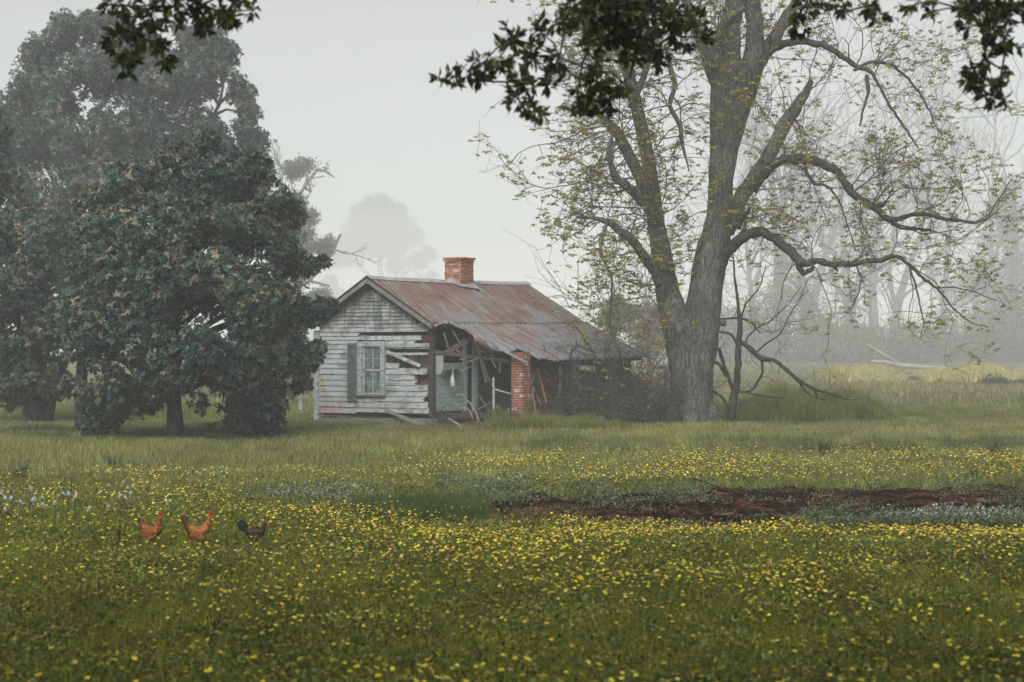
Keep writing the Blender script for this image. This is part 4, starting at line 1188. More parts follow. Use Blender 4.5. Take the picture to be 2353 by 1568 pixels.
    def bmax(A):
        e = np.interp(A, ta, tb, left=2.12, right=4.2)
        e = np.where((A > 0.95) & (A < 1.41), np.minimum(e, 3.55), e)
        end = 4.20 + 0.03 * (noise2(A * 7, A * 0) - 0.5) + 0.05 * (noise2(A * 1.1, A * 0 + 8) - 0.5)
        return np.minimum(e + 0.05 * (noise2(A * 14, A * 0 + 5) - 0.5), end)
    def lowz(A, B):
        f = (B - 2.04) / 2.2
        z = zb(A) - 0.010 - kz * (B - 2.08)
        sag = 0.05 * np.sin(f * np.pi) * 0.6
        drop = 0.06 * np.clip(1.2 - (bmax(A) - B), 0, 1) * np.clip((3.0 - A) / 2, 0, 1) * np.sin(A * 5)
        return z + drop - sag
    sheet("lower_roof", 460, 34, (A0, A1 + 0.05), lambda A, J: 2.04 + J * (bmax(A) - 2.04), lowz, M['tin_grey'], 0.3)
    # ridge cap, barge boards
    mb = MB()
    for i in range(6):
        a0 = A0 + i * 6.78 / 6; a1 = A0 + (i + 1) * 6.78 / 6 + 0.04
        j = 0.012 * rng.normal()
        za, zb_ = zr(a0) + 0.035 + j, zr(a1) + 0.035 - j
        mb.hexa([HP(a0, -0.15, za - 0.11), HP(a1, -0.15, zb_ - 0.11), HP(a1, 0, zb_ - 0.005), HP(a0, 0, za - 0.005), HP(a0, -0.15, za - 0.10), HP(a1, -0.15, zb_ - 0.10), HP(a1, 0, zb_ + 0.008), HP(a0, 0, za + 0.008)])
        mb.hexa([HP(a0, 0.001, za - 0.005), HP(a1, 0.001, zb_ - 0.005), HP(a1, 0.15, zb_ - 0.105), HP(a0, 0.15, za - 0.105), HP(a0, 0.001, za + 0.008), HP(a1, 0.001, zb_ + 0.008), HP(a1, 0.15, zb_ - 0.092), HP(a0, 0.15, za - 0.092)])
    mb.build("ridge_cap", M['tin_edge'], house)
    mb = MB()
    for s in (-1, 1):
        zt, ze = 4.20, ZB - 0.03
        mb.hexa([HP(-0.30, 0.0, zt - 0.13), HP(-0.27, 0.0, zt - 0.13), HP(-0.27, 0.0, zt), HP(-0.30, 0.0, zt),
                 HP(-0.30, s * 2.12, ze - 0.13), HP(-0.27, s * 2.12, ze - 0.13), HP(-0.27, s * 2.12, ze), HP(-0.30, s * 2.12, ze)])
    mb.build("barge_board", M['grey_wood'], house)
    mb = MB()   # eave soffit boards
    for s in (-1, 1):
        mb.hexa([HP(-0.26, 0.0, 4.10), HP(-0.02, 0.0, 4.10), HP(-0.02, s * 2.1, ZB - 0.10), HP(-0.26, s * 2.1, ZB - 0.10),
                 HP(-0.26, 0.0, 4.12), HP(-0.02, 0.0, 4.12), HP(-0.02, s * 2.1, ZB - 0.08), HP(-0.26, s * 2.1, ZB - 0.08)])
    mb.build("soffit", M['dark_wood'], house)
    # curled torn tin hanging in the gap
    n1, n2 = 16, 8
    V = []
    top = [(1087, 770), (1098, 769), (1109, 771), (1124, 786), (1140, 800), (1158, 807)]
    bot = [(1098, 797), (1106, 802), (1117, 811), (1130, 816), (1145, 814), (1156, 809)]
    xs = np.linspace(0, 1, 6)
    for i in range(n1):
        f = i / (n1 - 1)
        tu, tv = np.interp(f, xs, [p[0] for p in top]), np.interp(f, xs, [p[1] for p in top])
        bu, bv = np.interp(f, xs, [p[0] for p in bot]), np.interp(f, xs, [p[1] for p in bot])
        for j in range(n2):
            g = j / (n2 - 1)
            u, v = tu + (bu - tu) * g, tv + (bv - tv) * g
            V.append(I(u, v, 3.55 + 0.22 * math.sin(g * math.pi) - 0.1 * f + 0.04 * math.sin(f * 9)))
    Fc = [(i * n2 + j, i * n2 + j + 1, (i + 1) * n2 + j + 1, (i + 1) * n2 + j) for i in range(n1 - 1) for j in range(n2 - 1)]
    o = npmesh("torn_roof_sheet", np.array(V), np.array(Fc), M['tin_torn'], house, smooth=True)
    so = o.modifiers.new("thick", 'SOLIDIFY'); so.thickness = 0.015
    mb = MB()
    mb.bar(I(1088, 770, 3.3), I(1094, 790, 3.3), 0.035, 0.03)
    mb.build("tin_strip", M['tin_edge'], house)
    # ---- brickwork
    def brickstack(name, a0, a1, b0, b1, z0, z1, mat, cap=False, taper=0.0, jit=0.004, parent=house):
        rows = int((z1 - z0) / 0.072)
        h = (z1 - z0) / rows
        mbm = MB(); mbm.box(a0 + 0.005, a1 - 0.005, b0 + 0.005, b1 - 0.005, z0, z1 - 0.01)
        mb = MB()
        la, lb = (a1 - a0), (b1 - b0)
        for r in range(rows):
            zA, zB2 = z0 + r * h + 0.007, z0 + (r + 1) * h - 0.007
            ex = 0.0
            if cap and r >= rows - 2: ex = 0.022 * (r - rows + 3)
            na = max(2, round(la / 0.21)); nb = max(2, round(lb / 0.21))
            for (lo, hi, nn, ax) in ((b0, b1, nb, 'b'), (a0, a1, na, 'a')):
                off = 0.5 if r % 2 else 0.0
                cuts = [lo] + [lo + (hi - lo) * (k + off) / nn for k in range(0 if off else 1, nn)] + [hi]
                for c0, c1 in zip(cuts[:-1], cuts[1:]):
                    if c1 - c0 < 0.02 or rng.random() < 0.015: continue
                    j = rng.normal() * jit - ex
                    i0 = 0.0 if c0 == lo else 0.007; i1 = 0.0 if c1 == hi else 0.007
                    if ax == 'b':
                        mb.box(a0 + j, a0 + 0.09, c0 + i0 + (j if not i0 else 0), c1 - i1 - (j if not i1 else 0), zA, zB2)
                        mb.box(a1 - 0.09, a1 - j, c0 + i0 + (j if not i0 else 0), c1 - i1 - (j if not i1 else 0), zA, zB2)
                    else:
                        if c0 < a0 + 0.09: c0 = a0 + 0.094
                        if c1 > a1 - 0.09: c1 = a1 - 0.094
                        if c1 - c0 < 0.02: continue
                        mb.box(c0 + 0.003, c1 - 0.003, b1 - 0.09, b1 - j, zA, zB2)
                        mb.box(c0 + 0.003, c1 - 0.003, b0 + j, b0 + 0.09, zA, zB2)
        o = mb.build(name, mat, parent); mbm.build("mortar", M['mortar'], o)
        return o
    ch = brickstack("chimney", 3.13, 3.66, -0.27, 0.30, 3.7, 4.98, M['brick'], cap=True)
    mb = MB()     # flashing
    mb.hexa([HP(3.02, 0.34, 4.08), HP(3.70, 0.50, 3.99), HP(3.70, 0.30, 4.16), HP(3.02, 0.06, 4.30), HP(3.02, 0.35, 4.10), HP(3.70, 0.51, 4.01), HP(3.70, 0.31, 4.18), HP(3.02, 0.07, 4.32)])
    mb.hexa([HP(2.85, 0.02, 4.27), HP(3.11, 0.02, 4.30), HP(3.11, 0.34, 4.07), HP(2.85, 0.10, 4.21), HP(2.85, 0.02, 4.285), HP(3.11, 0.02, 4.36), HP(3.11, 0.34, 4.13), HP(2.85, 0.10, 4.225)])
    mb.build("flashing", M['tin_edge'], ch)
    a_p = side(1176.5, 900, 3.9)[0]
    aL = side(1178, 900, 3.75)[0]
    bp = brickstack("brick_pillar", 1.02, 1.34, 3.60, 3.95, 0.0, 2.08, M['brick_dark'])
    # measure the pillar's columns against the photo when placing: see report
    # ---- rear lean-to and stoop left of the house
    mb = MB()
    for i in range(8):
        f0, f1 = i / 8, (i + 0.96) / 8
        mb.hexa([HP(2.5, bl - 0.02 - 1.1 * f0, 2.55 - 0.55 * f0), HP(5.5, bl - 0.02 - 1.1 * f0, 2.55 - 0.55 * f0), HP(5.5, bl - 0.02 - 1.1 * f1, 2.55 - 0.55 * f1), HP(2.5, bl - 0.02 - 1.1 * f1, 2.55 - 0.55 * f1),
                 HP(2.5, bl - 0.02 - 1.1 * f0, 2.59 - 0.55 * f0), HP(5.5, bl - 0.02 - 1.1 * f0, 2.59 - 0.55 * f0), HP(5.5, bl - 0.02 - 1.1 * f1, 2.59 - 0.55 * f1), HP(2.5, bl - 0.02 - 1.1 * f1, 2.59 - 0.55 * f1)])
    mb.build("porch_roof", M['raw_plank'], house)
    def G(u, v, Y): return WP(u, v, Y)
    mb = MB(); mb.bar(G(690, 800, 41.5), G(690, 965, 41.5), 0.11, 0.11)
    mb.build("porch_post", M['paint_trim'], house)
    mb = MB(); mb.hexa([G(683, 968, 40.3), G(733, 970, 40.3), G(733, 962, 42.3), G(690, 961, 42.3), G(683, 959.5, 40.3), G(733, 961, 40.3), G(733, 955, 42.3), G(690, 954, 42.3)])
    mb.build("stoop_floor", M['dark_wood'], house)
    for u in (692, 712):
        mb = MB(); p = G(u, 978, 40.8)
        mb.hexa([(p[0] + dx, p[1] + dy, z) for z in (-0.05, 0.13) for dx, dy in ((-0.13, -0.1), (0.13, -0.1), (0.13, 0.12), (-0.13, 0.12))])
        mb.build("foundation_pier", M['stone'], house)
    # ---- loose things lying against the house
    def loose(name, cat, label, bars, mat, w, t=0.03, roll=0.0):
        mb = MB()
        for P, Q in bars: mb.bar(P, Q, w, t, roll)
        o = mb.build(name, mat); tag(o, label, cat); return o
    cp = lambda x, y, a: HP(a, *c2(x, y, a))
    loose("loose_board", "board", "white board hanging diagonally across the gap right of the window", [(cp(822, 776, -0.09), cp(1142, 912, -0.09))], M['paint'], 0.105)
    loose("loose_board", "board", "grey plank leaning from the gable's foot down into the weeds", [(cp(805, 1330, -0.12), cp(1185, 1482, -0.45))], M['grey_wood'], 0.10)
    loose("loose_board", "board", "short white bar bridging the white post and the brick pillar", [(I(1138, 895, 3.3), I(1177, 906, 3.4))], M['pale_panel'], 0.045)
    loose("loose_board", "board", "orange plank leaning at a slant right of the brick pillar", [(I(1235, 846, 3.7), I(1256, 926, 3.8))], M['orange_wood'], 0.06)
    loose("loose_board", "board", "pale split board leaning away from the brick pillar's right side", [(I(1222, 892, 3.7), I(1231, 948, 3.8))], M['tan_wood'], 0.06)
    loose("loose_board", "board", "pale board leaning in towards the foot of the brick pillar", [(I(1226, 888, 3.7), I(1215, 944, 3.8))], M['tan_wood'], 0.065)
    loose("loose_board", "board", "thin tan batten crossing behind the pale leaning boards", [(I(1224, 888, 3.5), I(1243, 930, 3.6))], M['tan_wood'], 0.035)
    loose("loose_board", "board", "upright pale stud standing against the brick pillar's right edge", [(I(1219, 842, 3.4), I(1221, 880, 3.4))], M['tan_wood'], 0.06)
    loose("loose_board", "board", "dark plank lying aslant in the porch opening left of the brick pillar", [(I(1142, 932, 3.4), I(1160, 958, 3.5))], M['grey_wood'], 0.08)
    loose("loose_board", "board", "short pale stub of board standing just left of the brick pillar's foot", [(I(1168, 938, 3.4), I(1169, 960, 3.4))], M['paint_trim'], 0.05)
    loose("loose_board", "board", "splintered thin lath hanging beneath the broken beam", [(I(1055, 826, 2.9), I(1082, 822, 2.9)), ], M['tan_wood'], 0.03)
    loose("loose_board", "board", "thin lath slanting down towards the dark doorway", [(I(1060, 854, 2.9), I(1084, 841, 2.9)), ], M['grey_wood'], 0.035)
    # curved grey strap
    P = [I(u, v, 3.75) for u, v in ((1227, 867), (1222, 878), (1217, 892), (1215, 905))]
    P, rr = smooth_line(P, [0.03, 0.05, 0.05, 0.03], 0.05)
    V, Fc = tube(P, rr, 8); o = npmesh("bent_strap", V, Fc, M['grey_wood'], smooth=True); tag(o, "bent grey strip curling beside the brick pillar", "strip")
    # hanging cloth
    ring = []
    prof = [(1041, 838, 0.008), (1041, 852, 0.010), (1040.5, 860, 0.020), (1040, 870, 0.045), (1040, 879, 0.065), (1041, 888, 0.055)]
    P = [I(u, v, 2.5) for u, v, r in prof]
    V, Fc = tube(P, [r for _, _, r in prof], 9, 0.12, rng)
    o = npmesh("hanging_cloth", V, Fc, M['cloth'], smooth=True); tag(o, "pale rag hanging on a cord in front of the teal wall", "cloth")
build_house()

# ------------------------------------------------------------------ trees
def limb(acc, pts, Y0, k=1.0, step=0.25, rough=0.05, rng=None, sides=10, wob=0.0):
    """pts (u, v, width px, depth offset m) -> adds a tube, returns the 3D line and its radii"""
    P = [WP(u, v, Y0 + d) for u, v, wd, d in pts]
    r = [wd / 2 / F * (Y0 + d) * k for u, v, wd, d in pts]
    P, r = smooth_line(P, r, step)
    if wob and rng is not None and len(P) > 3:
        n = np.cumsum(rng.normal(size=P.shape), 0); n -= np.linspace(0, 1, len(P))[:, None] * n[-1]
        P = P + n * wob
    V, Fc = tube(P, r, sides, rough, rng)
    acc.add(V, Fc)
    return P, r

def wander(rng, p, d, L, n, jit, g):
    """wandering line of n steps"""
    P = [p]; d = unit(np.array(d, float)); s = L / n
    for i in range(n):
        d = unit(d + rng.normal(size=3) * jit + np.array([0, 0, g]))
        P.append(P[-1] + d * s)
    return np.array(P)

def build_pecan():
    rng = np.random.default_rng(21)
    Y0 = 38.0
    tree = empty("pecan_tree", tuple(WP(1590, 975, Y0)), "huge forked grey tree in new leaf beside the house, long bent limbs reaching right", "tree")
    # trunk: two fused stems, flared foot
    tr = Acc()
    T1 = [(1564, 1000, 100, 0), (1570, 960, 76, 0), (1574, 900, 68, 0), (1573, 850, 68, 0), (1566, 800, 70, 0), (1555, 750, 68, 0), (1540, 700, 62, 0.1), (1529, 650, 52, 0.1), (1518, 580, 46, 0.2), (1504, 500, 40, 0.2), (1495, 417, 33, 0.3), (1485, 350, 31, 0.3), (1472, 287, 30, 0.4), (1456, 220, 28, 0.5), (1440, 156, 27, 0.6), (1418, 90, 25, 0.8), (1396, 10, 22, 1), (1380, -80, 20, 1.2), (1370, -170, 12, 1.4)]
    T2 = [(1604, 1000, 96, -.15), (1603, 960, 78, -.15), (1602, 900, 74, -.15), (1601, 850, 76, -.2), (1605, 800, 82, -.15), (1612, 750, 84, 0), (1618, 700, 80, 0), (1624, 650, 76, 0), (1632, 600, 76, 0), (1644, 545, 66, 0), (1652, 495, 58, 0), (1657, 417, 54, 0), (1663, 350, 64, 0.1), (1671, 300, 76, 0.1), (1680, 240, 96, 0.1), (1688, 195, 108, 0.1), (1694, 165, 112, 0.1)]
    P1, r1 = limb(tr, T1, Y0, step=0.22, rough=0.035, rng=rng, sides=18, wob=0.004)
    P2, r2 = limb(tr, T2, Y0, step=0.22, rough=0.035, rng=rng, sides=20, wob=0.004)
    # root flare and burl
    for pts in ([(1545, 940, 34, -.3), (1538, 975, 42, -.5), (1524, 1000, 30, -.7)], [(1585, 930, 36, -.5), (1588, 970, 44, -.75), (1592, 1002, 38, -.9)], [(1632, 930, 30, -.3), (1640, 970, 38, -.5), (1656, 1000, 26, -.6)],
                [(1612, 905, 30, -.30), (1618, 862, 44, -.36), (1606, 830, 36, -.34), (1600, 790, 20, -.2)], [(1556, 930, 20, -.3), (1562, 880, 34, -.34), (1556, 820, 24, -.28)], [(1650, 745, 10, 0), (1662, 742, 16, -.1), (1668, 738, 9, -.1)], [(1575, 760, 30, -.2), (1585, 820, 40, -.35), (1590, 880, 46, -.4), (1588, 940, 40, -.4)]):
        limb(tr, pts, Y0, step=0.15, rough=0.05, rng=rng, sides=10)
    tr.build("trunk", M['bark'], tree, smooth=True)
    limbs = [(P1, r1), (P2, r2)]
    L = {
     'a': [(1662, 250, 30, .1), (1646, 195, 30, 0), (1627, 140, 28, -.2), (1610, 90, 26, -.3), (1590, 40, 24, -.4), (1572, -30, 20, -.4), (1560, -120, 12, -.4)],
     'b': [(1679, 175, 62, 0), (1680, 110, 56, 0), (1684, 50, 50, 0), (1692, -20, 44, 0), (1700, -110, 30, 0), (1706, -190, 16, 0)],
     'c': [(1722, 175, 50, .1), (1731, 110, 44, .1), (1732, 50, 40, .1), (1728, -20, 34, .1), (1736, -120, 20, .1)],
     'd': [(1735, 165, 34, .2), (1756, 122, 32, .3), (1782, 78, 29, .5), (1805, 40, 27, .7), (1832, 0, 23, .8), (1866, -70, 14, 1)],
     'e': [(1642, 150, 18, -.3), (1640, 112, 17, -.45), (1652, 75, 16, -.5), (1678, 40, 15, -.5), (1712, 20, 12, -.4)],
     'f': [(1668, 530, 40, .1), (1690, 490, 40, .2), (1712, 445, 36, .3), (1742, 396, 33, .4), (1774, 340, 32, .5), (1804, 285, 31, .7), (1832, 240, 27, .8), (1850, 215, 20, .9), (1864, 186, 12, 1)],
     'g': [(1492, 450, 30, .3), (1470, 405, 30, .5), (1448, 362, 27, .6), (1430, 325, 26, .7), (1405, 290, 22, .8), (1376, 262, 16, 1.0), (1350, 225, 10, 1.2)],
     'h': [(1510, 510, 26, -.1), (1480, 463, 24, -.3), (1450, 432, 22, -.4), (1424, 412, 20, -.5), (1408, 380, 15, -.6), (1402, 345, 11, -.7), (1408, 310, 6, -.7)],
     'i': [(1515, 650, 28, -.1), (1496, 612, 25, -.3), (1470, 575, 22, -.5), (1449, 548, 21, -.6), (1420, 528, 18, -.7), (1394, 510, 14, -.8), (1360, 498, 9, -.9), (1326, 500, 5, -1)],
     'j': [(1450, 250, 20, .5), (1462, 215, 18, .3), (1478, 180, 14, .2), (1492, 130, 11, .1), (1500, 60, 8, 0), (1510, -40, 5, 0)],
     'k': [(1530, 100, 8, 0), (1540, 150, 13, -.1), (1552, 195, 12, -.2), (1540, 240, 10, -.2), (1560, 290, 11, -.3), (1565, 335, 8, -.3), (1578, 375, 5, -.3), (1583, 395, 3, -.3)],
     'l': [(1395, 510, 8, -.8), (1383, 550, 9, -.9), (1384, 590, 8, -.9), (1402, 630, 5, -.9), (1406, 690, 4, -.9), (1400, 750, 3, -.9)],
     'm': [(1540, 645, 5, -.4), (1505, 655, 5, -.6), (1470, 656, 5, -.8), (1440, 642, 3, -.9)],
    }
    BR = {
     'A': [(1725, 165, 20, .2), (1742, 146, 18, .2), (1760, 132, 19, .1), (1778, 115, 18, 0), (1806, 106, 17, -.2), (1840, 100, 16, -.3), (1872, 106, 15, -.4), (1904, 120, 14, -.5), (1935, 140, 12, -.6), (1966, 162, 12, -.7), (1997, 173, 10, -.8), (2020, 200, 7, -.9), (2052, 250, 6, -1), (2085, 300, 5, -1.1), (2110, 340, 3, -1.2)],
     'A2': [(1961, 162, 8, -.7), (2002, 142, 7, -.6), (2050, 150, 6, -.5), (2085, 180, 5, -.4), (2120, 235, 4, -.3), (2150, 290, 3, -.2)],
     'A3': [(1990, 175, 9, -.8), (1993, 210, 8, -.8), (1986, 245, 6, -.8), (1975, 290, 4, -.8)],
     'B': [(1728, 440, 20, 0), (1750, 410, 21, -.2), (1778, 384, 22, -.4), (1804, 371, 21, -.6), (1832, 366, 21, -.8), (1862, 368, 21, -1), (1896, 378, 20, -1.2), (1924, 396, 19, -1.3), (1944, 424, 18, -1.4), (1966, 447, 18, -1.5), (2000, 470, 17, -1.6), (2024, 488, 16, -1.7), (2046, 506, 15, -1.8), (2068, 505, 12, -1.9), (2092, 494, 11, -2), (2130, 492, 10, -2), (2170, 502, 9, -2.1), (2210, 508, 7, -2.2), (2250, 512, 6, -2.2), (2274, 500, 4, -2.3), (2300, 450, 3, -2.3), (2325, 410, 2, -2.4)],
     'B2': [(2048, 510, 12, -1.8), (2078, 520, 10, -1.7), (2110, 523, 8, -1.6), (2140, 528, 5, -1.6)],
     'B3': [(2010, 475, 14, -1.6), (2030, 468, 10, -1.7), (2038, 462, 5, -1.8)],
     'B4': [(1850, 375, 9, -.9), (1852, 400, 8, -1), (1870, 422, 8, -1.1), (1888, 425, 6, -1.2), (1905, 430, 5, -1.2), (1930, 470, 4, -1.2), (1950, 520, 3, -1.2), (1965, 575, 2.5, -1.2)],
     'C': [(1640, 618, 26, 0), (1668, 586, 26, -.25), (1688, 560, 25, -.5), (1706, 544, 24, -.7), (1730, 534, 22, -.9), (1754, 532, 22, -1.1), (1780, 542, 22, -1.3), (1802, 560, 22, -1.4), (1822, 578, 22, -1.5), (1838, 600, 21, -1.6), (1856, 606, 17, -1.7), (1880, 600, 16, -1.8), (1910, 610, 14, -1.9), (1945, 608, 13, -2), (1985, 604, 12, -2.1), (2025, 602, 12, -2.2), (2050, 592, 10, -2.3), (2075, 596, 9, -2.3), (2102, 618, 8, -2.4), (2130, 645, 7, -2.5), (2160, 665, 5, -2.5), (2190, 700, 4, -2.6), (2225, 735, 3, -2.6), (2270, 752, 2, -2.6)],
     'C2': [(1832, 592, 20, -1.6), (1838, 615, 16, -1.6), (1846, 628, 12, -1.6), (1864, 618, 10, -1.7), (1868, 614, 8, -1.7)],
     'C3': [(2092, 612, 5, -2.3), (2106, 660, 4, -2.3), (2118, 720, 3, -2.3), (2116, 775, 2, -2.3)],
     'C4': [(2150, 660, 4, -2.5), (2180, 660, 3, -2.5), (2230, 668, 2.5, -2.5), (2290, 690, 2, -2.5)],
     'C5': [(1905, 606, 7, -1.9), (1920, 616, 7, -1.9), (1925, 624, 4, -1.9)],
     'n': [(1690, 520, 24, -.1), (1702, 500, 18, -.3), (1716, 488, 12, -.4), (1722, 476, 6, -.5)],
     'n2': [(1700, 545, 10, -.4), (1712, 520, 8, -.5), (1712, 500, 6, -.5), (1726, 505, 5, -.5), (1740, 490, 3, -.5)],
    }
    for key, pts in L.items():
        acc = Acc(); o = limb(acc, pts, Y0, step=0.2, rough=0.06, rng=rng, sides=10, wob=0.016)
        acc.build("limb", M['bark'], tree, smooth=True); limbs.append(o)
    for key, pts in BR.items():
        acc = Acc(); o = limb(acc, pts, Y0, step=0.11, rough=0.13, rng=rng, sides=9, wob=0.016)
        ob = acc.build("limb", M['limb'], tree, smooth=True); limbs.append(o)
    # finer wood and tufts of new leaves
    tw = Acc(); tips = []; tipd = []
    def spawn(p, d, L, r, lvl):
        n = max(3, int(L / 0.22))
        P = wander(rng, p, d, L, n, 0.22, 0.015 if lvl else -0.01)
        rr = np.linspace(r, max(r * 0.35, 0.004), len(P))
        V, Fc = tube(P, rr, 4 if lvl else 5); tw.add(V, Fc)
        if lvl < 2:
            m = rng.poisson([6.0, 3.6][lvl] * L / [2.4, 1.0][lvl])
            for _ in range(m):
                i = rng.integers(1, len(P)); dd = unit(unit(P[i] - P[i - 1]) * 0.6 + rand_dirs(rng, 1)[0] * 0.8 + np.array([0, 0, 0.15]))
                spawn(P[i], dd, [1.05, 0.5][lvl] * (0.5 + 0.9 * rng.random()), r * 0.5, lvl + 1)
        if lvl >= 1:
            for i in range(max(1, len(P) - (3 if lvl == 1 else 2)), len(P)):
                if rng.random() < (0.9 if lvl == 2 else 0.6):
                    tips.append(P[i]); tipd.append(unit(P[i] - P[i - 1]))
    for P, r in limbs:
        seg = np.linalg.norm(np.diff(P, axis=0), axis=1)
        for i in range(1, len(P)):
            rad = r[i]; z = P[i][2]; u = CU + F * P[i][0] / P[i][1]; v = HV - F * (z - CAMH) / P[i][1]
            if v > 760: continue
            rate = (2.0 if rad < 0.30 else 0.8) * (0.75 if u > 1660 else 1)
            if v > 640 and rad > 0.3: rate = 0.35
            if rad < 0.12: rate = 2.6
            if u < 1560: rate *= 1.5
            if (P is limbs[1][0]) and v > 250: rate *= 0.45
            for _ in range(rng.poisson(rate * seg[i - 1])):
                T = unit(P[i] - P[i - 1]); d = rand_dirs(rng, 1)[0]; d = unit(d - T * np.dot(d, T))
                d = unit(d + T * 0.35 + np.array([0, 0, 0.35 if u > 1650 else 0.05]))
                if u > 1950: d = unit(d + np.array([0.5, 0, 0.5]))
                Lh = (0.9 + 2.0 * rng.random()) * (1.15 if rad < 0.2 else 0.8)
                if u < 1620 and v < 500: Lh *= 1.25; d = unit(d + np.array([-0.35, 0, 0]))
                if d[0] < 0 and u < 1480 and 420 < v < 760: Lh *= 0.75
                spawn(P[i] + d * rad * 0.8, d, Lh, min(0.022, rad * 0.35), 0)
        # short shoots with tufts straight from the bark
        for i in range(1, len(P)):
            v = HV - F * (P[i][2] - CAMH) / P[i][1]
            if v > 700 or r[i] < 0.1: continue
            for _ in range(rng.poisson(2.2 * seg[i - 1])):
                d = rand_dirs(rng, 1)[0]; d[1] = -abs(d[1]); T = unit(P[i] - P[i - 1]); d = unit(d - T * np.dot(d, T))
                q = P[i] + d * (r[i] + 0.08 + 0.25 * rng.random()); tips.append(q); tipd.append(d)
                V, Fc = tube([P[i] + d * r[i] * 0.8, q], [0.006, 0.004], 4); tw.add(V, Fc)
    tw.build("branches", M['twig'], tree)
    tips = np.array(tips); tipd = np.array(tipd); n = len(tips)
    print("pecan tips", n)
    uu = CU + F * tips[:, 0] / tips[:, 1]
    k = rng.random(n) < np.where(uu > 1660, 0.42, 0.55) * min(1.0, 24000 / n)
    tips, tipd = tips[k], tipd[k]; n = len(tips)
    m = 7
    a = rng.random((n, 1)) * 6.28 + np.arange(m) / m * 6.28
    D = np.stack([np.cos(a), np.sin(a), -0.5 + 0.7 * rng.random((n, m))], -1) + tipd[:, None] * 0.4
    P = np.repeat(tips[:, None], m, 1) + rng.normal(size=(n, m, 3)) * 0.015
    Nn = rng.normal(size=(n, m, 3)) * 0.8 + np.array([0, 0, 1.0])
    LL = (0.075 + 0.055 * rng.random((n, m)))
    V, Fc = leaves(P.reshape(-1, 3), D.reshape(-1, 3), Nn.reshape(-1, 3), LL.ravel(), 0.52 * LL.ravel())
    acc = Acc(); c = pick(rng, n, [(0.32, 0.31, 0.05), (0.38, 0.34, 0.055), (0.24, 0.25, 0.05), (0.34, 0.31, 0.08)], 0.12)
    acc.add(V, Fc, np.repeat(c, 4 * m, 0))
    acc.build("foliage", M['pecan_leaf'], tree)
    # dark bunches of mistletoe-like growth
    for (u, v, R_) in ((1336, 500, 0.33), (1570, 505, 0.22), (2003, 318, 0.2)):
        acc = Acc(); c0 = WP(u, v, Y0 - 0.7); n = 260
        P = c0 + rng.normal(size=(n, 3)) * R_ * 0.5
        V, Fc = leaves(P, rand_dirs(rng, n), rand_dirs(rng, n), 0.07, 0.03); acc.add(V, Fc, C(0.07, 0.085, 0.03))
        acc.build("mistletoe", M['pecan_leaf'], tree)
build_pecan()

